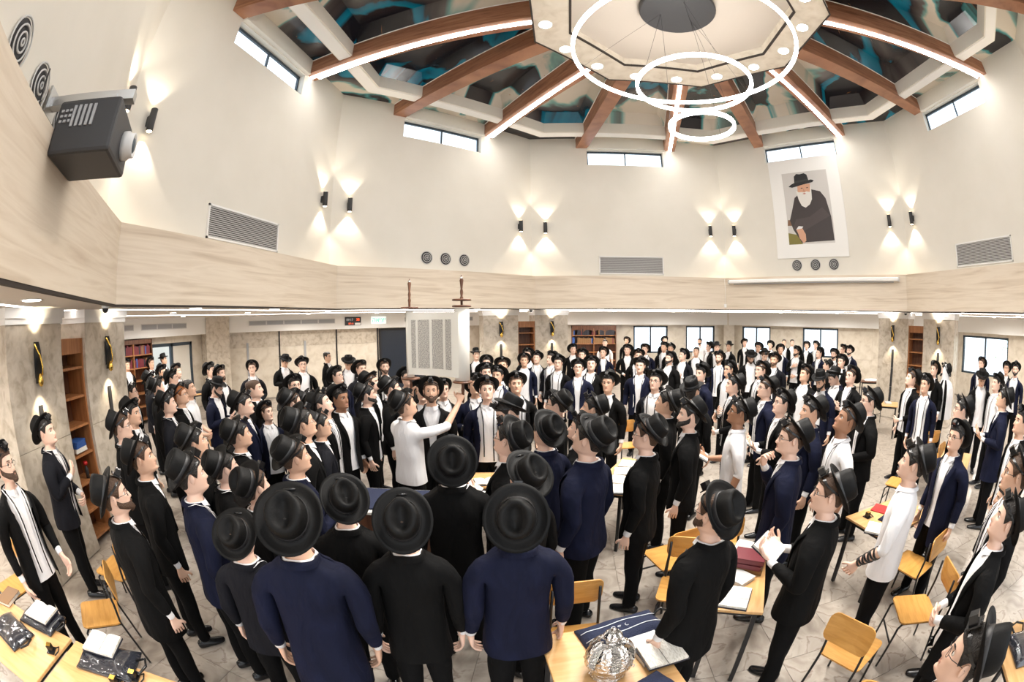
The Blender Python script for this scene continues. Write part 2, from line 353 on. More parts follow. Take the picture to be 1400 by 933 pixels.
# marble slabs on the north-west and north-east outer walls, black joint rails between them
joints = [azx('C', a) for a in (-45.3, -43.8, -36.7, -29.1, -23.7)]
for k in range(4):
    a, b = joints[k]+0.03, joints[k+1]-0.03
    for z0, z1 in ((0.02, 1.78), (1.79, 2.32)):
        mb = MB(); fbox(mb, 'C', a, b, AO-0.03, AO+0.01, z0, z1)
        mb.build('marble_slab', 'marble2' if z0 < 1 else 'marble', bpy.data.objects['wall_outer_northwest'])
    mb = MB(); fbox(mb, 'C', joints[k+1]-0.025, joints[k+1]+0.025, AO-0.05, AO, 0.02, 2.32)
    mb.build('joint_rail', 'blackmetal', bpy.data.objects['wall_outer_northwest'])
for az in (-41.0, -33.3):
    mb = MB(); x = azx('C', az); fbox(mb, 'C', x-0.04, x+0.04, AO-0.06, AO-0.03, 0.5, 1.95)
    mb.build('wall_strip', 'grey', bpy.data.objects['wall_outer_northwest'])
for F in 'DEF':
    h = AO*T8; xs = np.linspace(-h, h, 9)
    for k in range(8):
        ok = all(xs[k+1] < a or xs[k] > b for a, b, _, _ in HOLES[F])
        mb = MB(); fbox(mb, F, xs[k]+0.006, xs[k+1]-0.006, AO-0.02, AO+0.01, 0.02, 1.08 if F != 'F' else 0.8)
        mb.build('marble_slab', 'marble2', bpy.data.objects[ON[F]])
        if ok:
            mb = MB(); fbox(mb, F, xs[k]+0.006, xs[k+1]-0.006, AO-0.02, AO+0.01, 1.09, 2.32)
            mb.build('marble_slab', 'marble2', bpy.data.objects[ON[F]])
# corner column between north and north-east walls
MB().box(FAC['D'].p(AO*T8-0.05, AO-0.25, 1.43), (0.5, 0.5, 2.86), rz=rad(-22.5)).build('pillar', 'marble2', kind='structure')
MB().box(FAC['B'].p(AO*T8-0.35, AO-0.35, 1.43), (0.9, 0.7, 2.86), rz=rad(67.5)).build('pillar', 'marble', kind='structure')
# dark double door in the north-west wall
def door_box(F, a, b, name, z1=2.3):
    mb = MB(); t = 0.07; n0, n1 = AO-0.08, AO-0.005
    for q in ((a, b, z1-t, z1), (a, a+t, 0, z1), (b-t, b, 0, z1)): fbox(mb, F, q[0], q[1], n0, n1, q[2], q[3])
    return mb.build(name, 'blackmetal', kind='structure')
a, b = azx('C', -23.5), azx('C', -17.6); d = door_box('C', a, b, 'door_1'); xm = a+(b-a)*0.78
mb = MB(); fbox(mb, 'C', a+0.07, xm, AO-0.06, AO-0.01, 0, 2.23); mb.build('leaf', 'doorblue', d)
mb = MB(); fbox(mb, 'C', xm+0.01, b-0.07, AO-0.06, AO-0.01, 0, 1.1); fbox(mb, 'C', xm+0.01, b-0.07, AO-0.06, AO-0.01, 1.85, 2.23); mb.build('leaf', 'doorblue', d)
mb = MB(); fbox(mb, 'C', xm+0.08, b-0.12, AO-0.05, AO-0.02, 1.1, 1.85); mb.build('pane', 'glowwhite', d)  # emission in the pane stands in for light behind the glass
# glazed door in the west wall, a room behind it
a, b = azx('B', -54.4), azx('B', -48.6)
mb = MB(); t = 0.09
for q in ((a, b, 2.02, 2.12), (a, a+t, 0, 2.12), (b-t, b, 0, 2.12), ((a+b)/2-0.05, (a+b)/2+0.05, 0, 2.12)): fbox(mb, 'B', q[0], q[1], AO+0.02, AO+0.12, q[2], q[3])
d = mb.build('door_2', 'frame', kind='structure')
mb = MB(); fbox(mb, 'B', a+t, (a+b)/2-0.05, AO+0.06, AO+0.068, 0.02, 2.02); mb.build('pane', 'glass', d)
mb = MB(); fbox(mb, 'B', (a+b)/2+0.05, b-t, AO+0.05, AO+0.07, 0.02, 2.02); mb.build('leaf', 'plaster', d)
mb = MB(); fbox(mb, 'B', a-1.5, b+1.5, AO+2.6, AO+2.7, 0, 2.9); mb.build('wall_beyond_door', 'plaster', kind='structure')
# bay beyond the north-west wall end, bookcases
def bookcase(name, F, x0, x1, n0, depth, z1, label, nsh, cols=2, mw='darkwood', arch=False, books=True, z0=0.0):
    f = FAC[F]; w = x1-x0
    t = empty(name, f.p((x0+x1)/2, n0, 0), f.rz, label, 'bookcase')
    mb = MB(); th = 0.03
    mb.box((-w/2+th/2, depth/2, z1/2), (th, depth, z1)); mb.box((w/2-th/2, depth/2, z1/2), (th, depth, z1)); mb.box((0, depth/2, z1-0.06), (w, depth, 0.12))
    mb.box((0, depth-0.01, z1/2), (w, 0.02, z1)); mb.build('carcass', mw, t)
    for c in range(1, cols): MB().box((-w/2+w*c/cols, depth/2, z1/2), (th, depth-0.02, z1-0.12)).build('divider', 'shelf', t)
    zs = np.linspace(0.12, z1-0.42, nsh)
    R = random.Random(len(name)+nsh)
    for z in zs:
        MB().box((0, depth/2-0.01, z), (w-2*th, depth-0.03, 0.03)).build('shelf_board', 'shelf', t)
    return t, zs, w, depth
def shelf_books(t, zs, w, depth, F, x0, n0, groupname, R, cols, zmin=0.9, mats=('cover', 'redcover', 'browncover', 'bluecover'), where=''):
    f = FAC[F]; proto = []
    for m in mats:
        p = MB().box((0, 0, 0.13), (0.05, 0.19, 0.26)).mesh('book'); p.materials.append(MT[m]); pg = MB().box((0, 0.0, 0.13), (0.042, 0.186, 0.262)).mesh('pages'); pg.materials.append(MT['page']); proto.append((p, pg))
    for zi, z in enumerate(zs):
        if z < zmin: continue
        x = -w/2+0.06; row = R.randrange(len(mats)); nb = -1
        while x < w/2-0.07:
            if any(abs(x+w/2-w*c/cols) < 0.05 for c in range(1, cols)): x += 0.06
            if R.random() < 0.06: x += 0.12; row = R.randrange(len(mats)); continue
            o = bpy.data.objects.new('book', proto[row if R.random() < 0.85 else R.randrange(len(mats))][0]); COL.objects.link(o)
            wx = x+w/2+x0; o.location = f.p(wx, n0+0.12, z+0.015); o.rotation_euler = (0, 0, f.rz); s = R.uniform(0.8, 1.0); o.scale = (0.9, 1, s)
            nb += 1; tag(o, 'dark bound book, %s from the left on the %s shelf of %s' % ((ORD+['thirty-%s' % q for q in ('first', 'second', 'third', 'fourth', 'fifth', 'sixth', 'seventh', 'eighth')])[min(nb, 37)], ORD[len(zs)-1-zi].replace('first', 'top'), where), 'book', groupname)
            x += 0.049
R = random.Random(4)
x0, x1 = azx('B', -60.6), azx('B', -55.2)
bt = bookcase('bookcase', 'B', x0, x1, AO-0.42, 0.40, 2.3, 'dark wooden bookcase with brass-edged shelves beside the glazed door', 6, 2)
shelf_books(*bt, 'B', x0, AO-0.42, 'books in the bookcase by the glazed door', R, 2, 1.2, where='the glazed door bookcase')
x0, x1 = azx('D', 1.5), azx('D', 7.2)
bt = bookcase('bookcase', 'D', x0, x1, AO-0.42, 0.40, 2.3, 'dark wooden bookcase with arched bays beside the back windows', 6, 2)
shelf_books(*bt, 'D', x0, AO-0.42, 'books in the arched bookcase', R, 2, 1.2, where='the arched bookcase')
t = bt[0]
for k in range(4):
    w = bt[2]; xc = -w/2+w*(k+0.5)/4; pts = []
    mb = MB(); n = 12; hw = w/8-0.02
    ou = [(xc-hw-0.02, 2.18), (xc+hw+0.02, 2.18)]
    arc = [(xc+hw*math.cos(PI*i/n), 1.98+0.14*math.sin(PI*i/n)) for i in range(n+1)]
    for i in range(n):
        a, b = arc[i], arc[i+1]
        mb.add([(a[0], -0.005, a[1]), (b[0], -0.005, b[1]), (b[0], -0.005, 2.2), (a[0], -0.005, 2.2), (a[0], 0.02, a[1]), (b[0], 0.02, b[1]), (b[0], 0.02, 2.2), (a[0], 0.02, 2.2)], [(3, 2, 1, 0), (4, 5, 6, 7), (0, 1, 5, 4)])
    mb.build('arch', 'darkwood', t)
x0, x1 = azx('D', -8.9), azx('D', -6.8)
bt = bookcase('bookcase', 'D', x0, x1, AO-0.42, 0.40, 2.3, 'narrow brown bookcase half hidden behind the back pillar pair', 6, 1, mw='shelf')
# pillar pairs with a niche bookcase, sconces and dark strips, outside the corners AB, CD and EF
def sconce_pillar(parent_loc, rz, label):
    t = empty('wall_sconce', parent_loc, rz, label, 'wall lamp', 'twisted brass sconces on the pillars')
    mb = MB()
    V = []; F_ = []
    for i in range(9):
        u = i/8; z = 0.24-0.42*u; wv = 0.052+0.012*math.sin(u*PI); ph = 0.5*math.sin(u*2*PI)
        V += [(-wv, -0.03-0.03*math.sin(u*PI), z-ph*0.05), (0.0, -0.075-0.02*math.sin(u*PI*2), z), (wv, -0.03-0.03*math.sin(u*PI), z+ph*0.05)]
    for i in range(8): F_ += [(3*i, 3*i+3, 3*i+4, 3*i+1), (3*i+1, 3*i+4, 3*i+5, 3*i+2)]
    mb.add(V, F_, 0, True); mb.box((0, -0.02, 0.02), (0.06, 0.04, 0.30)); mb.build('shade', 'blackmetal', t)
    g = MB().tube([(-0.055, -0.05, 0.22), (0.0, -0.10, 0.10), (0.045, -0.09, -0.02), (0.02, -0.10, -0.10)], 0.012, 6); g.build('brass_ribbon', 'gold', t)
    MB().lathe([(0.001, -0.22), (0.03, -0.20), (0.042, -0.16), (0.03, -0.11), (0.012, -0.08)], 12, (0, -0.075, 0)).build('brass_cup', 'gold', t)
    for sgn in (1, -1):
        l = bpy.data.lights.new('sconce_light', 'SPOT'); l.energy = 14; l.color = (1, 0.85, 0.62); l.spot_size = rad(95); l.spot_blend = 0.8; l.shadow_soft_size = 0.03
        o = bpy.data.objects.new('sconce_light', l); COL.objects.link(o); o.parent = t; o.location = (0, -0.12, 0.26 if sgn > 0 else -0.25); o.rotation_euler = (PI if sgn > 0 else 0, 0, 0)
        o.rotation_euler = (rad(180-12) if sgn > 0 else rad(12), 0, 0)
    return t
PIL = {}
for nm, az, wh in (('AB', -112.5, 'left'), ('CD', -22.5, 'back'), ('EF', 67.5, 'right')):
    f = Fac(az); PIL[nm] = f; rc = 8.12
    for s_, side in ((-1, 'left'), (1, 'right')):
        xc = s_*0.79
        p = MB(); fbox(p, f, xc-0.52, xc+0.52, rc, rc+0.55, 0, 2.70)
        po = p.build('pillar', 'marble', kind='structure')
        mb = MB()
        fbox(mb, f, xc-0.56, xc+0.56, rc-0.05, rc+0.6, 2.76, ZC-0.012); fbox(mb, f, xc-0.54, xc+0.54, rc-0.03, rc+0.58, 2.70, 2.76); mb.build('capital', 'white', po)
        for z0, z1 in ((0.0, 1.45), (1.456, 2.695)):
            mb = MB(); fbox(mb, f, xc-0.525, xc+0.525, rc-0.012, rc+0.2, z0, z1); mb.build('marble_slab', 'marble', po)
        for k in range(3):
            mb = MB(); fbox(mb, f, xc-0.035, xc+0.035, rc-0.035, rc-0.012, 0.35+k*0.51, 0.35+k*0.51+0.5); mb.build('dark_strip', 'charcoal', po)
        mb = MB(); sconce_pillar(f.p(xc, rc-0.012, 2.28), f.rz, 'black and brass twisted sconce on the %s pillar of the %s pair' % (side, wh))
    lx = f.p(0, rc+0.05, 0)
    t = empty('niche_bookcase', lx, f.rz, 'tall narrow %s bookcase between the two %s pillars' % ('orange-brown', {'left': 'near left', 'back': 'middle back', 'right': 'right-hand'}[wh]), 'bookcase')
    mb = MB(); hw = 0.27; th = 0.035; Z = 2.52
    mb.box((-hw+th/2, 0.16, Z/2), (th, 0.34, Z)); mb.box((hw-th/2, 0.16, Z/2), (th, 0.34, Z)); mb.box((0, 0.16, Z-0.09), (2*hw-2*th, 0.32, 0.18)); mb.build('carcass', 'shelf', t)
    MB().box((0, 0.33, Z/2), (2*hw, 0.02, Z)).build('back_panel', 'darkwood', t)
    for k in range(7): MB().box((0, 0.16, 0.1+0.345*k), (2*hw-2*th, 0.32, 0.03)).build('shelf_board', 'shelf', t)
f = PIL['AB']
for k in range(5):
    t = empty('book', f.p(0.0-0.03*(k % 2)*0.2, 8.28, 0.1+0.345*4-0.33+0.0+0.345-0.345+0.02+k*0.028), f.rz+0.05*k, '%s book, %s from the bottom of the flat pile in the near left niche' % ('blue' if k > 1 else 'white', ORD[k]), 'book', 'blue books piled in the left niche')
    MB().box((0, 0, 0.013), (0.26, 0.19, 0.026)).build('cover', 'bluecover' if k > 1 else 'page', t)
t = empty('spray_bottle', f.p(0.08, 8.25, 0.1+0.345*2+0.02), 0, 'small dark bottle with red cap on the left niche shelf', 'bottle')
MB().lathe([(0.03, 0), (0.03, 0.12), (0.012, 0.15), (0.012, 0.17)], 12).build('body', 'charcoal', t); MB().lathe([(0.035, 0.0), (0.035, 0.04)], 12, (0, 0, 0.17)).build('cap', 'red2', t)
# upper ceiling: roof deck, purlin ring, beams, printed bays
roof = octring(0.01, AW+0.25, 8.42, 8.6, facets='ABCDEFGH', name='ceiling', m='white', kind='structure')
octring(5.87, 6.19, 7.75, 8.06, facets='ABCDEFGH', name='purlin', m='plaster', parent=roof)
octring(5.90, 6.16, 7.735, 7.76, facets='ABCDEFGH', name='purlin_trim', m='white', parent=roof)
BW = 0.17
led_on = 1.36
for F in 'ABCDEFGH':
    f = FAC[F]
    for s_ in (-1, 1):
        xw, xr = s_*1.36, s_*0.56
        P = []
        for (xc, nn, z0, z1) in ((xw, AW+0.01, 7.72, 8.07), (xr, 2.25, 7.60, 8.07)):
            for dx, z in ((-BW, z0), (BW, z0), (BW, z1), (-BW, z1)): P.append(f.p(xc+dx, nn, z))
        MB().add(P, [(0, 1, 2, 3), (7, 6, 5, 4), (4, 5, 1, 0), (5, 6, 2, 1), (6, 7, 3, 2), (7, 4, 0, 3)]).build('beam', 'beam', roof)
        # pale edge bead along both top edges
        for dx in (-BW-0.012, BW+0.012):
            MB().tube([f.p(xw+dx, AW, 8.03), f.p(xr+dx, 2.3, 8.03)], 0.014, 4, sm=False).build('edge_bead', 'white', roof)
        if s_ > 0:
            P = []
            for (xc, nn, z0) in ((xw, AW-0.02, 7.70), (xr, 2.42, 7.582)):
                for dx, dz in ((-0.045, 0), (0.045, 0), (0.045, 0.025), (-0.045, 0.025)): P.append(f.p(xc+dx, nn, z0+dz))
            t = MB().add(P, [(0, 1, 2, 3), (7, 6, 5, 4), (4, 5, 1, 0), (5, 6, 2, 1), (6, 7, 3, 2), (7, 4, 0, 3)]).build('beam_light', 'led', None)
            nmf = {'A': 'the beam above the projector', 'B': 'the beam by the first left window', 'C': 'the beam by the second left window', 'D': 'the beam by the middle back window', 'E': 'the beam above the portrait', 'F': 'the beam by the far right window', 'G': 'the beam at the upper right corner', 'H': 'the beam overhead'}[F]
            tag(t, 'straight white light line set into '+nmf, 'light', 'light lines on the beams')
            l = bpy.data.lights.new('beam_glow', 'AREA'); l.shape = 'RECTANGLE'; l.size = 4.2; l.size_y = 0.06; l.energy = 26; l.color = (1, 0.96, 0.9)
            lo = bpy.data.objects.new('beam_glow', l); COL.objects.link(lo); lo.location = f.p(0.96, 4.7, 7.60)
            dx = np.array(f.p(xw, AW, 0))-np.array(f.p(xr, 2.4, 0)); lo.rotation_euler = (0, 0, math.atan2(dx[1], dx[0])); lo.visible_camera = True
def inset(poly, d):
    n = len(poly); c = sum(np.array(p) for p in poly)/n; out = []
    for i in range(n):
        p0, p1, p2 = (np.array(poly[(i+k-1) % n]) for k in range(3))
        e1 = (p1-p0)/np.linalg.norm(p1-p0); e2 = (p2-p1)/np.linalg.norm(p2-p1)
        n1 = np.array([-e1[1], e1[0]]); n2 = np.array([-e2[1], e2[0]])
        if n1@(c-p1) < 0: n1 = -n1
        if n2@(c-p1) < 0: n2 = -n2
        A = np.array([n1, n2]); b = np.array([n1@p1+d, n2@p1+d])
        out.append(np.linalg.solve(A, b))
    return out
def artpanel(poly2, uvf, z0=8.05, z1=8.33, d=0.26, mirror=1):
    n = len(poly2); ins = inset(poly2, d) if z1 > z0 else poly2
    V = [(p[0], p[1], z0) for p in poly2]+[(p[0], p[1], z1) for p in ins]
    Fs = [(i, (i+1) % n, n+(i+1) % n, n+i) for i in range(n)]+[tuple(range(n, 2*n))]
    if z1 <= z0: V = V[:n]; Fs = [tuple(range(n))]
    me = bpy.data.meshes.new('art_panel'); me.from_pydata(V, [], Fs); uv = me.uv_layers.new(name='UVMap')
    for lp in me.loops: v = V[lp.vertex_index]; uv.data[lp.index].uv = uvf(v)
    return link('art_panel', me, ('art',), roof)
OFF = {'A': 0.7, 'B': 3.3, 'C': 1.9, 'D': 5.1, 'E': 2.6, 'F': 4.4, 'G': 7.2, 'H': 8.8}
keys = 'ABCDEFGH'
def xb(n): return 0.56+(1.36-0.56)*(n-2.25)/(AW-2.25)
for i, F in enumerate(keys):
    f = FAC[F]; g = FAC[keys[(i+1) % 8]]
    uvF = lambda v, f=f, o=OFF[F]: ((np.array(v)@f.t)*1.0+o, (np.array(v)@f.n)*0.8+(v[2]-8)*0.6+o)
    P2 = lambda ff, x, n: ff.p(x, n, 0)[:2]
    # window bay: outer strip, inner tray
    for a0, a1, za, zb, dd in ((AW, 6.19, 8.05, 8.05, 0), (5.87, 2.35, 8.05, 8.33, 0.2)):
        x0, x1 = xb(a0)-BW, xb(a1)-BW
        artpanel([P2(f, -x0, a0), P2(f, x0, a0), P2(f, x1, a1), P2(f, -x1, a1)], uvF, za, zb, dd if dd == 0 or x1 > 0.25 else 0.2)
        # corner bay
        y0, y1 = xb(a0)+BW, xb(a1)+BW
        artpanel([P2(f, y0, a0), P2(f, a0*T8, a0), P2(g, -y0, a0), P2(g, -y1, a1), P2(f, a1*T8, a1), P2(f, y1, a1)], uvF, za, zb, dd*0.8)
# central dropped octagon with a stepped centre and downlights
octring(1.80, 2.40, 7.45, 7.62, facets='ABCDEFGH', name='ring_soffit', m='marble2', parent=roof)
octring(2.38, 2.41, 7.44, 7.66, facets='ABCDEFGH', name='ring_edge', m='dark', parent=roof)
octring(1.77, 1.81, 7.44, 7.47, facets='ABCDEFGH', name='ring_joint', m='dark', parent=roof)
octring(1.78, 1.80, 7.45, 7.64, facets='ABCDEFGH', name='ring_step', m='marble2', parent=roof)
octring(0.01, 2.40, 7.62, 7.68, facets='ABCDEFGH', name='ring_ceiling', m='ringpaint', parent=roof)
octring(2.30, 2.42, 7.62, 8.45, facets='ABCDEFGH', name='ring_upstand', m='white', parent=roof)
def downlight(loc, r, label, group, energy, spot=110, soft=0.08):
    t = empty('downlight', loc, 0, label, 'ceiling light', group)
    MB().lathe([(r, 0), (r*1.18, -0.006), (r*1.18, 0.002)], 20, (0, 0, 0)).build('bezel', 'white', t)
    MB().lathe([(r*0.98, -0.008), (r*0.98, 0.0)], 20, (0, 0, 0)).build('lens', 'lamp', t)
    l = bpy.data.lights.new('downlight_lamp', 'SPOT'); l.energy = energy; l.spot_size = rad(spot); l.spot_blend = 0.6; l.shadow_soft_size = soft; l.color = (1, 0.95, 0.88)
    o = bpy.data.objects.new('downlight_lamp', l); COL.objects.link(o); o.parent = t; o.location = (0, 0, -0.03)
    return t
for k in range(16):
    a = rad(11.25+22.5*k); downlight((2.2*math.cos(a)-0.04, 2.2*math.sin(a)+0.04, 7.447), 0.105, 'recessed downlight in the stone ceiling ring, %s counted from the one beside the portrait' % ORD[(k-2) % 16], 'downlights around the stone ceiling ring', 250, 120)
nmS = {'A': 'near left', 'B': 'left', 'C': 'far left', 'D': 'back', 'E': 'far right', 'F': 'right'}
for F in 'ABCDEF':
    for x, w_ in ((-0.95, 'left'), (1.15, 'right')):
        downlight(FAC[F].p(x, 7.22, ZC-0.012), 0.10, '%s round downlight in the low ceiling under the %s stone band' % (w_, nmS[F]), 'round downlights in the low ceiling', 45, 140)
    for x in (-2.4, 0, 2.4):
        for n in (9.0, 11.5):
            downlight(FAC[F].p(x, n, ZC-0.012), 0.07, 'small aisle downlight under the %s wall, %s row, %s one' % (nmS[F], 'inner' if n < 10 else 'outer', {-2.4: 'left', 0: 'middle', 2.4: 'right'}[x]), 'small aisle downlights', 140, 174)
# ring pendant: rose, wires, three rings
t = empty('ring_pendant', (-0.05, 0, 7.6), 0, 'black round ceiling rose carrying three glowing white rings on wires', 'chandelier')
MB().lathe([(0.62, -0.09), (0.64, -0.07), (0.64, 0.0)], 40).build('ceiling_rose', 'charcoal', t)
for (r, z, nw, wd) in ((1.76, 6.6, 3, 0.05), (0.87, 5.97, 3, 0.045), (0.475, 5.27, 3, 0.04)):
    mb = MB(); n = 72; V = []
    for k in range(n):
        a = 2*PI*k/n
        for rr, zz in ((r-wd/2, 0), (r+wd/2, 0), (r+wd/2, 0.05), (r-wd/2, 0.05)): V.append((rr*math.cos(a), rr*math.sin(a), z-7.6+zz))
    Fq = []
    Fm = []
    for k in range(n):
        j = (k+1) % n
        for q in range(4): Fq.append((4*k+q, 4*k+(q+1) % 4, 4*j+(q+1) % 4, 4*j+q)); Fm.append(1 if q == 2 else 0)
    me = bpy.data.meshes.new('light_ring'); me.from_pydata(V, [], Fq); me.polygons.foreach_set('material_index', Fm); me.update()
    link('light_ring', me, ('ledring', 'grey'), t)
    for k in range(nw):
        a = 2*PI*(k+0.3)/nw
        MB().tube([(r*math.cos(a), r*math.sin(a), z-7.55), (0.3*math.cos(a), 0.3*math.sin(a), -0.09)], 0.0025, 4).build('wire', 'blackmetal', t)
    l = bpy.data.lights.new('ring_glow', 'POINT'); l.energy = 12*r if r > .6 else 90; l.shadow_soft_size = r*0.5; l.color = (1, 0.97, 0.92)
    lo = bpy.data.objects.new('ring_glow', l); COL.objects.link(lo); lo.parent = t; lo.location = (0, 0, z-7.6-0.1)
# up-down sconces beside every upper corner
cn = {('A', 1): 'right of the projector', ('B', -1): 'right of the projector bracket, on the next wall', ('B', 1): 'left of the far left corner', ('C', -1): 'right of the far left corner', ('C', 1): 'left of the back left corner', ('D', -1): 'right of the back left corner', ('D', 1): 'left of the back corner near the portrait', ('E', -1): 'left of the portrait', ('E', 1): 'right of the portrait', ('F', -1): 'right of the far right corner', ('A', -1): 'left of the projector', ('F', 1): 'beyond the right vent', ('G', -1): 'at the near right corner'}
for (F, s_), desc in cn.items():
    f = FAC[F]; x = {1: 2.44, -1: -2.50}[s_]
    if (F, s_) == ('A', 1): x = 2.5
    t = empty('wall_sconce', f.p(x, AW, 5.2), f.rz, 'dark cylindrical up-and-down sconce '+desc, 'wall lamp', 'cylinder sconces on the upper walls')
    MB().lathe([(0.05, -0.16), (0.055, -0.155), (0.055, 0.155), (0.05, 0.16)], 16, (0, -0.10, 0)).build('cylinder', 'charcoal', t)
    MB().box((0, -0.03, 0), (0.07, 0.06, 0.14)).build('wall_plate', 'charcoal', t)
    for sg in (1, -1):
        MB().lathe([(0.042, 0.0), (0.042, 0.004)], 16, (0, -0.10, sg*0.162-0.002)).build('lens', 'warm', t)
        l = bpy.data.lights.new('sconce_lamp', 'SPOT'); l.energy = 34 if sg < 0 else 24; l.color = (1, 0.87, 0.70); l.spot_size = rad(88); l.spot_blend = 0.45; l.shadow_soft_size = 0.02
        o = bpy.data.objects.new('sconce_lamp', l); COL.objects.link(o); o.parent = t; o.location = (0, -0.10, sg*0.175); o.rotation_euler = (PI if sg > 0 else 0, 0, 0)
# vents, round diffusers
for F, d in (('B', 'left'), ('D', 'back'), ('F', 'right')):
    t = empty('wall_vent', FAC[F].p(-0.03, AW, 4.12), FAC[F].rz, 'long louvred air vent low on the %s upper wall' % d, 'air vent')
    mb = MB(); w2, h2 = 0.95, 0.26
    for q in ((-w2, w2, -h2, -h2+0.03), (-w2, w2, h2-0.03, h2), (-w2, -w2+0.03, -h2, h2), (w2-0.03, w2, -h2, h2)): mb.box(((q[0]+q[1])/2, -0.012, (q[2]+q[3])/2), (q[1]-q[0], 0.03, q[3]-q[2]))
    mb.build('frame', 'white', t); MB().box((0, -0.003, 0), (1.84, 0.004, 0.46)).build('backing', 'dark', t)
    for k in range(15): MB().box((0, -0.014, -0.215+0.0307*k), (1.84, 0.02, 0.012), R=np.array(Matrix.Rotation(0.6, 3, 'X'))).build('louvre', 'lgrey', t)
for F, xs, d in (('C', (-0.46, 0.07, 0.62), 'on the far left wall'), ('E', (-0.56, 0.02, 0.59), 'under the portrait'), ('A', (-0.44, 0.1, 0.65), 'beside the projector')):
    for x, w_ in zip(xs, ('left', 'middle', 'right')):
        t = empty('round_diffuser', FAC[F].p(x, AW, 4.1), FAC[F].rz, '%s one of three round air diffusers %s' % (w_, d), 'air vent', 'round air diffusers')
        RX = np.array(Matrix.Rotation(PI/2, 3, 'X'))
        MB().lathe([(0.145, 0.002), (0.145, 0.008)], 24, R=RX).build('backing', 'charcoal', t)
        for r_ in (0.155, 0.105, 0.06, 0.02): MB().tube([(r_*math.cos(a), -0.02-(0.155-r_)*0.12, r_*math.sin(a)) for a in np.linspace(0, 2*PI, 25)[:-1]], 0.0075, 6, closed=True).build('ring', 'lgrey', t)
# portrait
f = FAC['E']; t = empty('portrait', f.p(-0.03, AW, 4.3), f.rz, 'large white-mounted portrait photograph of a white-bearded man in black hat', 'picture')
MB().box((0, -0.02, 1.44), (2.24, 0.04, 2.88)).build('mount', 'white', t)
z0 = 0.38; W_, H_ = 1.44, 2.08
def flat(name, pts, col, y, rough=0.5):
    if name not in MT: MT[name] = mat(name, col, rough)
    P = [(-0.72+W_*u, y, z0+H_*v) for u, v in pts]; n = len(P)
    mb = MB().add(P+[(p[0], p[1]+0.002, p[2]) for p in P], [tuple(range(n)), tuple(range(n, 2*n))[::-1]]+[(k, n+k, n+(k+1) % n, (k+1) % n) for k in range(n)])
    return mb.build(name, name, t)
flat('picture_backdrop', [(0, 0), (1, 0), (1, 1), (0, 1)], (0.60, 0.58, 0.56), -0.044)
flat('picture_greenery', [(0, 0), (0.3, 0), (0.25, 0.12), (0, 0.16)], (0.20, 0.17, 0.03), -0.046)
flat('picture_chair', [(0, 0.26), (0.25, 0.25), (0.25, 0.32), (0.02, 0.34)], (0.20, 0.10, 0.05), -0.046)
flat('picture_coat', [(0.12, 0.2), (0.28, 0.02), (0.99, 0.03), (0.97, 0.35), (0.90, 0.60), (0.80, 0.70), (0.60, 0.74), (0.36, 0.70), (0.22, 0.64), (0.15, 0.5), (0.06, 0.33)], (0.035, 0.025, 0.025), -0.048)
flat('picture_sleeve', [(0.12, 0.22), (0.30, 0.16), (0.95, 0.36), (0.80, 0.48), (0.50, 0.36), (0.2, 0.34)], (0.055, 0.04, 0.04), -0.051)
flat('picture_shirt', [(0.18, 0.20), (0.30, 0.20), (0.34, 0.235), (0.24, 0.245)], (0.75, 0.75, 0.75), -0.053)
flat('picture_face', [(0.30, 0.68), (0.36, 0.62), (0.50, 0.62), (0.58, 0.70), (0.60, 0.82), (0.32, 0.82)], (0.62, 0.34, 0.22), -0.051)
flat('picture_beard', [(0.27, 0.74), (0.31, 0.60), (0.36, 0.52), (0.44, 0.49), (0.54, 0.53), (0.60, 0.60), (0.62, 0.80), (0.57, 0.70), (0.50, 0.715), (0.46, 0.70), (0.40, 0.71), (0.33, 0.71)], (0.72, 0.70, 0.66), -0.054)
flat('picture_mouth', [(0.41, 0.685), (0.45, 0.675), (0.49, 0.685), (0.45, 0.695)], (0.45, 0.15, 0.12), -0.057)
for u in (0.38, 0.50): flat('picture_eye', [(u, 0.763), (u+0.03, 0.758), (u+0.055, 0.765), (u+0.03, 0.772)], (0.03, 0.02, 0.02), -0.057)
flat('picture_nose', [(0.44, 0.76), (0.425, 0.715), (0.475, 0.715)], (0.50, 0.25, 0.16), -0.056)
flat('picture_hat', [(0.12, 0.80), (0.20, 0.785), (0.45, 0.815), (0.66, 0.835), (0.70, 0.86), (0.64, 0.875), (0.58, 0.87), (0.56, 0.95), (0.50, 0.975), (0.40, 0.965), (0.33, 0.975), (0.27, 0.94), (0.26, 0.85), (0.18, 0.83)], (0.012, 0.012, 0.013), -0.056)
flat('picture_hatband', [(0.26, 0.845), (0.57, 0.865), (0.57, 0.89), (0.26, 0.87)], (0.03, 0.03, 0.03), -0.058)
flat('picture_hands', [(0.18, 0.20), (0.32, 0.21), (0.38, 0.13), (0.38, 0.04), (0.32, 0.01), (0.24, 0.08), (0.22, 0.14)], (0.62, 0.34, 0.22), -0.055)
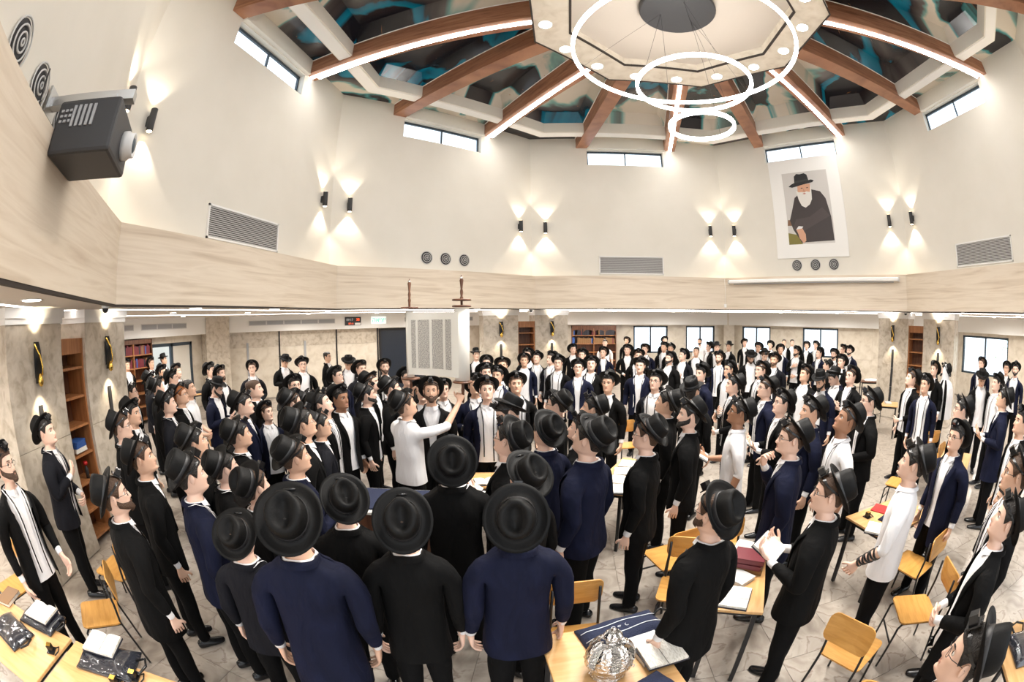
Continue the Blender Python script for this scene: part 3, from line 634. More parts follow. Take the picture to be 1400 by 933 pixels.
# projection screen case
t = empty('projection_screen', FAC['E'].p(-0.04, AF-0.10, 3.66), FAC['E'].rz, 'long white rolled-up projection screen case on the stone band', 'projection screen')
o = MB().box((0, 0, 0), (5.2, 0.11, 0.10)).build('case', 'white', t); bevel(o, 0.03, 3)
for s_ in (-1, 1): MB().box((s_*2.61, 0, 0), (0.03, 0.12, 0.115)).build('end_cap', 'lgrey', t)
MB().tube([(-2.45, 0.0, -0.07), (2.45, 0, -0.07)], 0.015, 6).build('bottom_bar', 'grey', t)
t = empty('pull_switch', FAC['D'].p(2.75, AF-0.02, 2.98), FAC['D'].rz, 'small white switch box hanging on the stone band by the screen', 'switch')
MB().box((0, 0, 0), (0.07, 0.04, 0.10)).build('box', 'white', t); MB().tube([(0, 0.01, 0.05), (0.02, 0.012, 0.4), (0, 0.012, 0.78)], 0.005, 5).build('cable', 'white', t)
# projector on its bracket
f = FAC['A']; t = empty('projector', f.p(0.40, 6.50, 3.60), f.rz, 'large black projector hung from a steel bracket on the left wall', 'projector')
o = MB().box((0, 0, 0.19), (0.56, 0.50, 0.36)).build('casing', 'charcoal', t); bevel(o, 0.025, 2)
for k in range(5): MB().box((-0.285, -0.02+0.04*k-0.04, 0.25), (0.012, 0.022, 0.14)).build('vent_slot', 'grey', t)
for k in range(3):
    for j in range(3): MB().box((-0.285, 0.13+0.035*k, 0.22+0.035*j), (0.012, 0.022, 0.016)).build('button', 'grey', t)
RX = np.array(Matrix.Rotation(PI/2, 3, 'X'))
MB().lathe([(0.10, 0.0), (0.10, 0.05), (0.085, 0.07), (0.085, 0.10), (0.07, 0.10), (0.06, 0.085)], 24, (0.08, -0.24, 0.17), R=RX).build('lens_barrel', 'lgrey', t)
MB().lathe([(0.058, 0.0), (0.045, 0.015), (0.02, 0.022)], 24, (0.08, -0.325, 0.17), R=RX).build('lens_glass', 'frame', t)
mb = MB(); mb.box((0.0, 0.12, 0.50), (0.10, 0.76, 0.07)); mb.box((0.0, 0.49, 0.50), (0.22, 0.02, 0.2)); mb.build('bracket', 'steel', t)
for x in (-0.12, 0.12): MB().box((x, 0.0, 0.42), (0.03, 0.3, 0.10)).build('bracket_plate', 'steel', t)
MB().tube([(-0.2, 0.24, 0.2), (-0.32, 0.30, 0.12), (-0.34, 0.42, 0.35), (-0.30, 0.47, 0.62)], 0.008, 6).build('cable', 'blackmetal', t)
# security dome cameras under the stone band
for F, x, d in (('A', 2.7, 'by the near left pillars'), ('C', 2.72, 'by the middle back pillars'), ('E', 2.75, 'by the right-hand pillars')):
    t = empty('security_camera', FAC[F].p(x, AF+0.12, ZC-0.012), 0, 'small dark dome camera under the stone band '+d, 'camera')
    MB().lathe([(0.055, 0), (0.055, -0.03)], 16).build('base', 'white', t); MB().lathe([(0.045, -0.03), (0.04, -0.055), (0.022, -0.075), (0.004, -0.08)], 16).build('dome', 'charcoal', t)
# bulkhead fittings on the north-west side: grilles, clock board, exit sign
for a0, a1, F in ((-41.5, -29.8, 'C'), (-20.5, -11.5, 'C'), (-56.5, -50.0, 'B'), (-60.5, -57.6, 'B')):
    a, b = azx(F, a0)*0.96, azx(F, a1)*0.96
    t = empty('ceiling_grille', FAC[F].p((a+b)/2, AO-0.45, 2.62), FAC[F].rz, {-41.5: 'long slotted air grille left of the clock board', -20.5: 'long slotted air grille right of the exit sign', -56.5: 'slotted air grille above the glazed door', -60.5: 'short slotted air grille above the left bookcase'}[a0], 'air vent')
    MB().box((0, -0.008, 0), (b-a, 0.016, 0.17)).build('frame', 'lgrey', t)
    n = max(2, int((b-a)/0.6))
    for k in range(n): MB().box((-(b-a)/2+(b-a)*(k+0.5)/n, -0.02, 0), ((b-a)/n-0.05, 0.012, 0.12)).build('slot_panel', 'grey', t)
f = FAC['C']; x = azx('C', -27.4)*0.965
t = empty('clock_board', f.p(x, AO-0.47, 2.60), f.rz, 'small black digital time board with red digits on the white bulkhead', 'clock')
MB().box((0, 0, 0), (0.62, 0.04, 0.30)).build('casing', 'charcoal', t)
def textobj(name, s, size, loc, parent, m, rx=PI/2, rz=0, ext=0.003, align='CENTER'):
    c = bpy.data.curves.new(name, 'FONT'); c.body = s; c.size = size; c.align_x = align; c.align_y = 'CENTER'; c.extrude = ext; c.resolution_u = 3
    o = bpy.data.objects.new(name, c); COL.objects.link(o); bpy.context.view_layer.update()
    me = bpy.data.meshes.new_from_object(o.evaluated_get(bpy.context.evaluated_depsgraph_get())); bpy.data.objects.remove(o)
    o = bpy.data.objects.new(name, me); COL.objects.link(o); me.materials.clear(); me.materials.append(MT[m]); o.parent = parent; o.location = loc; o.rotation_euler = (rx, 0, rz)
    return o
textobj('digits', '09:17', 0.12, (-0.13, -0.025, 0.05), t, 'whitedig'); textobj('digits', '38', 0.14, (0.18, -0.025, 0.05), t, 'red'); textobj('digits', '07:11', 0.09, (-0.08, -0.025, -0.09), t, 'red')
MB().box((0.18, -0.022, -0.10), (0.22, 0.01, 0.08)).build('label_plate', 'white', t)
x = azx('C', -24.0)*0.965
t = empty('exit_sign', f.p(x, AO-0.47, 2.62), f.rz, 'white exit sign with green Hebrew letters on the bulkhead', 'sign')
MB().box((0, 0, 0), (0.58, 0.03, 0.26)).build('panel', 'glowwhite', t)
textobj('lettering', '\u05d9\u05e6\u05d9\u05d0\u05d4'[::-1], 0.24, (0, -0.02, 0), t, 'green')
# tree outside the right-hand window
R = random.Random(8); t = empty('tree', (19.5, 4.2, 0), 0, 'leafy green tree outside the right-hand window', 'tree')
MB().tube([(0, 0, -1), (0.1, 0.1, 1.2), (0.0, 0.3, 3.2)], [0.16, 0.12, 0.05], 8).build('trunk', 'darkwood', t)
V = []; Fq = []
for k in range(2600):
    c = np.array([R.gauss(0, 0.7), R.gauss(0.0, 1.0), R.gauss(1.9, 0.9)]); d = np.array([R.gauss(0, 1) for _ in range(3)]); d /= np.linalg.norm(d); e = np.cross(d, [0.3, 0.2, 1]); e /= np.linalg.norm(e); s = R.uniform(0.06, 0.11)
    b = len(V); V += [tuple(c-d*s), tuple(c+e*s*0.4), tuple(c+d*s), tuple(c-e*s*0.4)]; Fq.append((b, b+1, b+2, b+3))
me = bpy.data.meshes.new('foliage'); me.from_pydata(V, [], Fq); o = link('foliage', me, ('leaf',), t); o['kind'] = 'stuff'
# ================================================================ PEOPLE
from mathutils import noise as mnoise
# canonical figure: 1.775 m tall, faces +y, feet at z = 0; x > 0 is the figure's left hand side
COLA_T = np.array([0, 11, 22, 33, 43, 53, 88, 125, 136, 147, 158, 169, 180.0])
COLA_H = np.array([0, 6, 13, 21, 30, 41, 55, 72, 90, 110, 132, 155, 180.0])
def colang(z):
    k = min(1, max(0, (z-1.45)/0.08)); a = COLA_T*(1-k)+COLA_H*k
    return np.concatenate([a, -a[1:-1][::-1]])*PI/180          # 24 columns: 0 = front, then x > 0, back, x < 0
# z, y centre, half width, half depth, chin pinch
HEADR = [(1.50, -.012, .062, .064, 0), (1.525, -.008, .054, .060, 0), (1.543, .000, .052, .062, 0), (1.552, .022, .050, .082, .25), (1.560, .027, .053, .088, .38),
         (1.572, .024, .062, .092, .36), (1.586, .020, .065, .094, .32), (1.598, .017, .0675, .096, .26), (1.610, .014, .0695, .097, .20), (1.623, .012, .0715, .098, .15), (1.638, .010, .0735, .099, .10),
         (1.652, .008, .0750, .1005, .06), (1.666, .007, .0762, .1010, .03), (1.680, .006, .0768, .1018, 0), (1.696, .004, .0772, .1022, 0), (1.714, .002, .0768, .1018, 0), (1.734, -.001, .0740, .0985, 0), (1.752, -.004, .0665, .0900, 0), (1.766, -.006, .0530, .0730, 0), (1.775, -.006, .033, .046, 0)]
HT = np.array(HEADR)
def hring(z, off=0.0):
    r = [np.interp(z, HT[:, 0], HT[:, k]) for k in range(5)]
    return r[1], r[2]+off, r[3]+off, r[4]
def hpt_(phi, z, off=0.0):
    cy, rx, ry, pc = hring(z, off); s, c = math.sin(phi), math.cos(phi)
    x = rx*s*(1-pc*max(0, c)**1.2*0.9); return np.array([x, cy+ry*c, z])
def face_disp(P):
    """features on a head whose verts are P (n,3); returns displaced copy"""
    P = P.copy(); x, y, z = P[:, 0], P[:, 1], P[:, 2]; fr = 1/(1+np.exp(-(y-0.055)/0.008)); g = lambda a, b, s: np.exp(-((a-b)/s)**2)
    prof = np.interp(z, [1.605, 1.614, 1.622, 1.630, 1.655, 1.672, 1.684], [0, 0.25, 0.9, 1.0, 0.55, 0.22, 0])
    wid = np.interp(z, [1.61, 1.63, 1.66], [0.0135, 0.0125, 0.0085])
    d = 0.024*np.exp(-(x/wid)**2)*prof
    ax = np.abs(x)
    d += -0.0125*g(ax, 0.031, 0.017)*g(z, 1.667, 0.013)
    d += 0.004*g(ax, 0.028, 0.02)*g(z, 1.689, 0.007)
    d += 0.0055*g(x, 0, 0.020)*g(z, 1.6035, 0.0045)+0.006*g(x, 0, 0.018)*g(z, 1.5945, 0.0045)-0.0045*g(x, 0, 0.022)*g(z, 1.599, 0.002)
    d += -0.004*g(x, 0, 0.025)*g(z, 1.584, 0.006)+0.006*g(x, 0, 0.018)*g(z, 1.569, 0.010)
    d += 0.003*g(ax, 0.045, 0.016)*g(z, 1.640, 0.016)
    P[:, 1] = y+d*fr
    return P
def unit(v): v = np.asarray(v, float); return v/(np.linalg.norm(v)+1e-12)
class Fig:
    def __init__(s): s.v = []; s.f = []
    def ring(s, P): b = len(s.v); s.v += [tuple(p) for p in P]; return list(range(b, b+len(P)))
    def bridge(s, A, B, closed=True, flip=False):
        n = len(A)
        for k in range(n if closed else n-1):
            j = (k+1) % n; q = (A[k], A[j], B[j], B[k]); s.f.append(q[::-1] if flip else q)
def trunk_ring(z, cy, rx, ry, e=2.4, gap=None):
    a = colang(z); s, c = np.sin(a), np.cos(a)
    k = (np.abs(s)**e+np.abs(c)**e)**(-1/e)
    x, y = rx*s*k, cy+ry*c*k
    return np.column_stack([x, y, np.full(24, z)])
# z, cy, rx, ry
TR = [(0.84, 0.0, .165, .112), (0.92, 0.0, .168, .115), (1.0, .004, .158, .108), (1.08, .006, .152, .104), (1.16, .006, .158, .108), (1.23, .004, .160, .113), (1.29, .0, .160, .115), (1.34, -.004, .160, .112), (1.39, -.008, .160, .104), (1.432, -.012, .150, .088), (1.462, -.014, .125, .075), (1.485, -.013, .080, .068)]
ROW = {1.29: 0, 1.34: 1, 1.39: 2, 1.432: 3}
ARM_ORDER = np.array([-54, -90, -126, -162, 162, 126, 90, 54, 18, -18])*PI/180
def armframes(pts):
    """frames (F, U, D) by parallel transport, starting with D=+x, F=+y, U=+z"""
    pts = [np.array(p, float) for p in pts]; fr = []; F = np.array([0, 1.0, 0]); D0 = np.array([1.0, 0, 0]); U = np.array([0, 0, 1.0])
    for i in range(len(pts)):
        d = pts[min(i+1, len(pts)-1)]-pts[max(i-1, 0)]; D = unit(d)
        if i == 0: D = np.array([1.0, 0, 0])
        if i == 1: D = unit(np.array([1.0, 0, 0])+D*0.45)
        ax = np.cross(D0, D); sn = np.linalg.norm(ax); cs = D0@D
        if sn > 1e-6:
            ax /= sn; an = math.atan2(sn, cs)
            rotv = lambda v: v*math.cos(an)+np.cross(ax, v)*math.sin(an)+ax*(ax@v)*(1-math.cos(an))
            F, U = rotv(F), rotv(U)
        D0 = D; fr.append((F.copy(), U.copy(), D.copy()))
    return pts, fr
# poses: elbow, wrist, hand direction, palm normal, finger curl (figure's x > 0 arm; mirrored for the other)
POSES = {
 'down':  [((.232, -.045, 1.125), (.250, .03, .88), (.0, .15, -1), (-1, .1, 0), .45)]*2,
 'front': [((.26, -.03, 1.12), (.075, .225, 1.03), (-.75, .35, -.25), (-.3, -1, .1), .75)]*2,
 'book':  [((.25, -.01, 1.13), (.10, .27, 1.17), (-.1, .7, .45), (-.45, -.2, 1), .55)]*2,
 'phone': [((.26, 0.0, 1.12), (.06, .28, 1.20), (-.45, .5, .4), (-.6, -.6, .4), .8)]*2,
 'D':     None}
def P_(a, b): return [a, b]
dn, ft, bk = POSES['down'][0], POSES['front'][0], POSES['book'][0]
ch = ((.24, .03, 1.13), (.05, .19, 1.27), (-.85, .2, .35), (-.2, -1, .1), .5)
POSES['one'] = [dn, ft]; POSES['chest'] = [ch, ft]; POSES['clasp'] = [((.25, .04, 1.14), (.09, .27, 1.24), (-.5, .3, .7), (-.5, -.8, 0), 1.0), dn]
POSES['bookL'] = [bk, dn]; POSES['chin'] = [((.23, .12, 1.18), (.08, .20, 1.42), (-.35, -.1, .9), (-.6, -.6, 0), .9), dn]
POSES['strapL'] = [((.26, .03, 1.13), (.20, .20, 0.96), (.0, .5, -.8), (-1, .1, 0), .5), dn]
POSES['strapL'] = POSES['strapL'][::-1]
POSES['lift'] = [((.32, .24, 1.43), (.33, .47, 1.64), (.05, .35, .85), (-.7, .6, 0), 1.25), ((.31, .22, 1.40), (.33, .46, 1.66), (.05, .3, .9), (-.7, .6, 0), 1.25)]
def arm(s, bnd, pose, side, rad_fn, hand, stop=None, shoulder=(.196, -.008, 1.384), out=None):
    el, wr, hd, pn, curl = pose
    sh = np.array(shoulder); el, wr = np.array(el), np.array(wr)
    raise_ = max(0, el[2]-1.2)
    P = [np.array([.165, -.008, 1.360]), sh*np.array([.90, 1, 1])+np.array([0, 0, raise_*0.1-.006]), sh*0.7+el*0.3+np.array([.012, 0, .004]), sh*0.35+el*0.65+np.array([.006, 0, 0]), el*0.9+wr*0.0+sh*0.1, el+unit(el-(sh+wr)/2)*0.006, el*0.88+wr*0.12, el*0.55+wr*0.45, el*0.2+wr*0.8, wr]
    pts, fr = armframes(P)
    u = [0, .08, .3, .6, .85, 1.0, 1.15, 1.5, 1.8, 2.0]
    rings = [bnd]; m = np.array([side, 1, 1])
    info = []
    # desired hand frame: fingers along D_, palm normal pn; twist the forearm towards it
    D_ = unit(hd); N_ = unit(np.array(pn)-D_*(np.array(pn)@D_)); Uh = -N_; Fh = np.cross(Uh, D_)*1.0
    F9, U9, D9 = fr[-1]
    # twist angle between transported U and wanted U about D
    Uw = unit(Uh-D9*(Uh@D9)); tw = math.atan2(np.cross(U9, Uw)@D9, U9@Uw)
    for i in range(1, len(pts)):
        F, U, D = fr[i]; t = max(0, min(1, (u[i]-1.0)))*tw
        F2, U2 = F*math.cos(t)+np.cross(D, F)*math.sin(t), U*math.cos(t)+np.cross(D, U)*math.sin(t)
        if stop is not None and u[i] > stop: break
        a, b = rad_fn(u[i])
        if i == 1: a *= 1.16
        ring = [(pts[i]+F2*math.cos(al)*a+U2*math.sin(al)*b)*m for al in ARM_ORDER]
        R_ = s.ring(ring); s.bridge(rings[-1], R_, flip=side < 0); rings.append(R_); info.append((pts[i]*m, u[i]))
    if hand:
        # make the finger side consistent: thumb must be on the F+ side
        Fh = F2 if abs(F2@D_) < 0.95 else Fh
        Fh = unit(Fh-D_*(Fh@D_)); Uh = unit(U2-D_*(U2@D_)); Uh = unit(Uh-Fh*(Uh@Fh))
        prev = rings[-1]; palm = []
        for (dd, wv, th) in ((.022, .030, .019), (.045, .038, .017), (.070, .043, .016), (.093, .044, .0135)):
            c = wr+D_*dd
            ks = {18: 1.0, 54: .5, 90: 0, 126: -.5, 162: -1.0}
            ring = []
            for al in (-54, -90, -126, -162, 162, 126, 90, 54, 18, -18):
                kk = ks[abs(al)]; ring.append((c+Fh*wv*kk+Uh*(th if al > 0 else -th)*(1-0.25*abs(kk)))*m)
            R_ = s.ring(ring); palm.append(R_); s.bridge(prev, R_, flip=side < 0) if dd != .070 else None
            if dd == .070:
                # leave the thumb quad (between 18 and -18: indices 8,9) open
                for k in range(10):
                    if k == 8: continue
                    j = (k+1) % 10; q = (prev[k], prev[j], R_[j], R_[k]); s.f.append(q[::-1] if side < 0 else q)
                tq = (prev[8], prev[9], R_[9], R_[8])
            prev = R_
        # thumb
        base = wr+D_*0.055+Fh*0.038
        dirs = [unit(Fh*.9+D_*.5-Uh*.2), unit(Fh*.45+D_*.8-Uh*.35), unit(Fh*.15+D_*.9-Uh*.45*(1+curl*.5))]
        q0 = list(tq); c = base
        for dv, ln, r_ in zip(dirs+[dirs[-1]], (.022, .030, .022, .006), (.0135, .0125, .010, .004)):
            c = c+dv*ln; e1 = unit(Uh-dv*(Uh@dv)); e2 = np.cross(dv, e1)
            e2 = e2 if (e2@D_) > 0 or abs(e2@D_) < .2 else -e2
            R_ = s.ring([(c+e1*r_-e2*r_)*m, (c-e1*r_-e2*r_)*m, (c-e1*r_+e2*r_)*m, (c+e1*r_+e2*r_)*m])
            s.bridge(q0, R_, flip=side < 0); q0 = R_
        s.f.append(tuple(q0[::-1]) if side > 0 else tuple(q0))
        # four fingers from the knuckle ring; indices: bottom -54:0 -90:1 -126:2 -162:3 ; top 162:4 126:5 90:6 54:7 18:8 ; -18:9
        K = prev; quads = [(8, 7, 0, 9), (7, 6, 1, 0), (6, 5, 2, 1), (5, 4, 3, 2)]
        for fi, (a, b, c_, d_) in enumerate(quads):
            q0 = [K[a], K[b], K[c_], K[d_]]; kk = (.75, .25, -.25, -.75)[fi]
            base = wr+D_*.093+Fh*.044*kk; L = (.040, .045, .042, .033)[fi]; dv = D_.copy(); c = base; ang = 0
            spread = Fh*(0.06*kk)
            for si, (fr_, r_) in enumerate(((.10, .0098), (1.0, .0095), (.72, .0088), (.55, .0078), (.16, .0035))):
                if si == 1: ang += curl*0.9
                elif si == 2: ang += curl*1.0
                elif si == 3: ang += curl*0.7
                dv = unit(D_*math.cos(ang)-Uh*math.sin(ang)+spread); e = np.cross(Fh, dv)
                e = unit(e) if (e@(Uh*math.cos(ang)+D_*math.sin(ang))) > 0 else -unit(e)
                c = c+dv*L*fr_
                R_ = s.ring([(c+Fh*r_+e*r_)*m, (c-Fh*r_+e*r_)*m, (c-Fh*r_-e*r_)*m, (c+Fh*r_-e*r_)*m])
                s.bridge(q0, R_, flip=side > 0); q0 = R_
            s.f.append(tuple(q0[::-1]) if side < 0 else tuple(q0))
    elif out is None:
        pass
    return rings, pts, fr
def legs(s, ring0, rfn, zend, feet=((.105, .02), (.105, -.03))):
    inner = s.ring([(0, y, 0.775) for y in (-.055, 0.0, .055)])
    for side in (1, -1):
        half = [ring0[k] for k in range(13)] if side > 0 else [ring0[0]]+[ring0[24-k] for k in range(1, 13)]
        loop = half+inner            # 16 verts: front, outer side, back, inner back..front
        al = [(-45+k*22.5) for k in range(13)]+[247.5, 270, 292.5]
        fx, fy = feet[0] if side > 0 else feet[1]
        prev = loop
        for z in (0.70, 0.60, 0.50, 0.44, 0.34, 0.22, 0.12, zend):
            if z < zend: continue
            t = (0.84-z)/0.84; cx = .085+(fx-.085)*t; cy = fy*t; r_ = rfn(z)
            kb = 0.010*math.exp(-((z-.47)/.08)**2)-0.008*math.exp(-((z-.30)/.1)**2)
            P = [(side*(cx+r_*math.sin(rad(a))), cy+kb+r_*1.05*math.cos(rad(a)), z) for a in al]
            R_ = s.ring(P); s.bridge(prev, R_, flip=side > 0); prev = R_
        s.f.append(tuple(prev) if side > 0 else tuple(prev[::-1]))
def subdiv(name, s, lvl=1):
    me = bpy.data.meshes.new(name); me.from_pydata(s.v, [], s.f); me.update()
    bm = bmesh.new(); bm.from_mesh(me); bmesh.ops.recalc_face_normals(bm, faces=bm.faces); bm.to_mesh(me); bm.free()
    o = bpy.data.objects.new('tmp', me); COL.objects.link(o)
    if lvl:
        m = o.modifiers.new('s', 'SUBSURF'); m.levels = lvl; m.render_levels = lvl
        dg = bpy.context.evaluated_depsgraph_get(); dg.update()
        out = bpy.data.meshes.new_from_object(o.evaluated_get(dg))
    else: out = me.copy()
    bpy.data.objects.remove(o)
    out.name = name; out.materials.clear()
    out.polygons.foreach_set('use_smooth', [True]*len(out.polygons))
    if name in ('jacket', 'shirt', 'trousers'):
        amp = {'jacket': .010, 'shirt': .006, 'trousers': .008}[name]
        for v in out.vertices:
            q = v.co*7; q.z *= .6; d = mnoise.noise(q)+.5*mnoise.noise(q*2.3); v.co += v.normal*(d*amp+.001)
        out.update()
    return out
def body_base(pose):
    s = Fig(); rr = []
    for (z, cy, rx, ry) in TR:
        k = .86 if z < 1.44 else (.9 if z < 1.47 else 1)
        rr.append(s.ring(trunk_ring(z, cy, rx*k, ry*k)))
    for (z, cy, rx, ry, pc) in HEADR:
        a = colang(z); P = np.array([hpt_(t, z) for t in a]); rr.append(s.ring(P))
    zr = [t[0] for t in TR]+[h[0] for h in HEADR]
    arms_at = (5, 6, 7)
    for i in range(len(rr)-1):
        for k in range(24):
            j = (k+1) % 24
            hole = 1.28 < zr[i] < 1.40 and (k in (5, 6) or k in (17, 18))
            if not hole: s.f.append((rr[i][k], rr[i+1][k], rr[i+1][j], rr[i][j]))
    top = s.ring([(0, -.006, 1.779)])[0]
    for k in range(24): s.f.append((rr[-1][k], top, rr[-1][(k+1) % 24]))
    r0 = [i for i, z in enumerate(zr) if abs(z-1.29) < 1e-6][0]
    def bnd(cols):   # low front -> low back -> up -> top front -> down
        a, b, c = cols
        return [rr[r0][a], rr[r0][b], rr[r0][c], rr[r0+1][c], rr[r0+2][c], rr[r0+3][c], rr[r0+3][b], rr[r0+3][a], rr[r0+2][a], rr[r0+1][a]]
    fn = lambda u: ((lambda r_: (r_, r_))(float(np.interp(u, [0, .08, .3, .6, 1, 1.15, 1.5, 2.0], [.046, .046, .048, .046, .042, .043, .040, .026]))))
    arm(s, bnd((5, 6, 7)), POSES[pose][0], 1, fn, True)
    arm(s, bnd((19, 18, 17)), POSES[pose][1], -1, fn, True)
    legs(s, rr[0], lambda z: float(np.interp(z, [.06, .12, .3, .45, .6, .75, .84], [.036, .036, .052, .054, .066, .078, .085])), 0.06)
    return s
BASE = {}; BODY = {}; PIV = np.array([0, -.015, 1.535])
def headrot(yaw, pitch):
    return Matrix.Rotation(yaw, 3, 'Z')@Matrix.Rotation(pitch, 3, 'X')
def get_body(pose, yaw, pitch):
    """yaw +left / -right as seen from above (radians about z), pitch > 0 looks up"""
    key = (pose, round(yaw, 2), round(pitch, 2))
    if key in BODY: return BODY[key]
    if pose not in BASE:
        me = subdiv('person', body_base(pose)); n = len(me.vertices); co = np.zeros(n*3); me.vertices.foreach_get('co', co); co = co.reshape(-1, 3)
        hd = co[:, 2] > 1.548; fd = face_disp(co); co[hd] = np.where((np.abs(co[hd, 0]) < .09)[:, None] & (np.abs(co[hd, 1]) < .16)[:, None], fd[hd], co[hd])
        BASE[pose] = (me, co)
    me0, co0 = BASE[pose]; me = me0.copy(); me.name = 'person'
    co = co0.copy(); z = co[:, 2]; near = (np.abs(co[:, 0]) < .12) & (np.abs(co[:, 1]) < .15)
    w = np.clip((z-1.49)/0.065, 0, 1); w = w*w*(3-2*w)*near
    for lvl in (1,):
        u = np.unique(np.round(w, 2))
        for ww in u:
            if ww <= 0: continue
            idx = np.round(w, 2) == ww; R_ = np.array(headrot(yaw*ww, pitch*ww))
            co[idx] = (co[idx]-PIV)@R_.T+PIV
    me.vertices.foreach_set('co', co.reshape(-1)); me.update()
    me.materials.append(MT['skin0']); me.materials.append(MT['lips'])
    c0 = co0; idx = np.zeros(len(me.polygons), int)
    for p in me.polygons:
        c = c0[list(p.vertices)].mean(0)
        if abs(c[0]) < .021-abs(c[2]-1.599)*.9 and abs(c[2]-1.599) < .0085 and c[1] > .085: idx[p.index] = 1
    me.polygons.foreach_set('material_index', idx)
    # ears belong to the same mesh
    bm = bmesh.new(); bm.from_mesh(me); R_ = headrot(yaw, pitch)
    for sx in (1, -1):
        vs = []
        for i in range(7):
            lat = -PI/2+PI*i/6; row = []
            for k in range(8):
                a = 2*PI*k/8; ct = math.cos(lat)
                y, x, zz = 0.019*ct*math.cos(a), 0.010*ct*math.sin(a), 0.031*math.sin(lat)
                y *= 1+0.25*math.sin(lat); inner = -0.004 if (math.sin(a) > 0.5 and abs(lat) < .8) else 0
                p = Vector((x+inner, y, zz)); p = Matrix.Rotation(-0.5, 3, 'Z')@p
                p = Vector((sx*(p.x+.081), p.y-.002, p.z+1.660)); p = R_@(p-Vector(PIV))+Vector(PIV)
                row.append(bm.verts.new(p))
            vs.append(row)
        for i in range(6):
            for k in range(8):
                q = (vs[i][k], vs[i][(k+1) % 8], vs[i+1][(k+1) % 8], vs[i+1][k]); f = bm.faces.new(q if sx > 0 else q[::-1]); f.smooth = True
    bm.to_mesh(me); bm.free(); BODY[key] = me
    return me
# clothes -------------------------------------------------------------------------------
def coat_mesh(pose, long=False, shut=False):
    s = Fig(); rr = []; RZ = [(0.78, 0.0, .200, .150), (0.86, 0.0, .198, .146), (0.94, .002, .190, .138), (1.02, .004, .182, .130), (1.10, .005, .180, .128), (1.18, .004, .180, .132), (1.24, .002, .180, .136), (1.29, -.002, .178, .136), (1.34, -.006, .178, .130), (1.39, -.010, .176, .118), (1.432, -.014, .168, .100), (1.462, -.017, .134, .088), (1.482, -.018, .102, .083), (1.505, -.020, .086, .082)]
    if long: RZ = [(0.66, 0, .208, .160), (0.72, 0, .204, .155)]+RZ
    for (z, cy, rx, ry) in RZ:
        g = np.interp(z, [.66, .78, 1.0, 1.15, 1.30, 1.42, 1.505], [40, 34, 26, 26, 30, 40, 62] if not shut else [12, 6, 1, 1, 10, 24, 50])*PI/180
        a = COLA_T*PI/180; a2 = a.copy()
        for k in range(0, 5): a2[k] = g+(a[5]-g)*k/5 if g < a[5] else g
        if g >= a[5]-.1: a2[:6] = np.linspace(g, max(g, a[5])+.25, 6)
        ang = np.concatenate([a2[1:], -a2[1:-1][::-1]])     # 23 columns, open strip; index 0..22, starts just right of the opening
        sn, cs = np.sin(ang), np.cos(ang); e = 2.4; k = (np.abs(sn)**e+np.abs(cs)**e)**(-1/e)
        ry2 = ry+.012*(np.abs(ang) < 1.0)
        rr.append(s.ring(np.column_stack([rx*sn*k, cy+ry2*cs*k, np.full(23, z)])))
    zr = [r_[0] for r_ in RZ]
    for i in range(len(rr)-1):
        for k in range(22):
            if 1.28 < zr[i] < 1.40 and (k in (4, 5) or k in (16, 17)): continue
            s.f.append((rr[i][k], rr[i+1][k], rr[i+1][k+1], rr[i][k+1]))
    # hem turned in
    r0 = zr.index(1.29)
    def bnd(cols):
        a, b, c = cols
        return [rr[r0][a], rr[r0][b], rr[r0][c], rr[r0+1][c], rr[r0+2][c], rr[r0+3][c], rr[r0+3][b], rr[r0+3][a], rr[r0+2][a], rr[r0+1][a]]
    fn = lambda u: ((lambda r_: (r_*1.05, r_*.95))(float(np.interp(u, [0, .08, .3, .6, 1, 1.15, 1.5, 1.9, 2], [.074, .074, .069, .064, .057, .058, .053, .046, .045]))))
    for side, cols, pz in ((1, (4, 5, 6), 0), (-1, (18, 17, 16), 1)):
        rg, pts, fr = arm(s, bnd(cols), POSES[pose][pz], side, fn, False, stop=1.95, shoulder=(.204, -.008, 1.378))
        # cuff turned inwards
        last = rg[-1]; c = np.mean([s.v[i] for i in last], 0)
        inn = s.ring([tuple(np.array(s.v[i])*.8+c*.2) for i in last]); s.bridge(last, inn, flip=side < 0)
    # lapels: a folded flap along each front edge from the neck to the waist
    for sd in (0, 22):
        path = [(i, rr[i][sd]) for i, z in enumerate(zr) if z >= 1.09]
        A = []; B = []
        for i, vi in path:
            p = np.array(s.v[vi]); z = p[2]; wd = float(np.interp(z, [1.09, 1.2, 1.36, 1.44, 1.505], [.004, .034, .058, .050, .030])); sg = 1 if sd == 0 else -1
            out = np.array([0, .010, .0]); A.append(p+out*0.9); an = math.atan2(p[0], p[1]+.01)
            q = p+np.array([sg*wd*math.cos(abs(an)*.9), .014-wd*math.sin(abs(an)*.9)*.8, -.006 if z > 1.42 else 0.012]); B.append(q)
        a = s.ring(A); b = s.ring(B); s.bridge([x[1] for x in path], a, closed=False, flip=sd != 0); s.bridge(a, b, closed=False, flip=sd != 0)
        A2 = s.ring([q-np.array([0, .008, 0]) for q in B]); s.bridge(b, A2, closed=False, flip=sd != 0)
    # collar at the back of the neck
    top = rr[-1]; c1 = s.ring([tuple(np.array(s.v[i])+np.array([0, 0, .018])) for i in top]); c2 = s.ring([tuple((np.array(s.v[i])-np.array([0, -.02, 0]))*np.array([1.13, 1.13, 1])-np.array([0, .02, .022])) for i in top])
    s.bridge(top, c1, closed=False, flip=True); s.bridge(c1, c2, closed=False, flip=True)
    return subdiv('jacket', s)
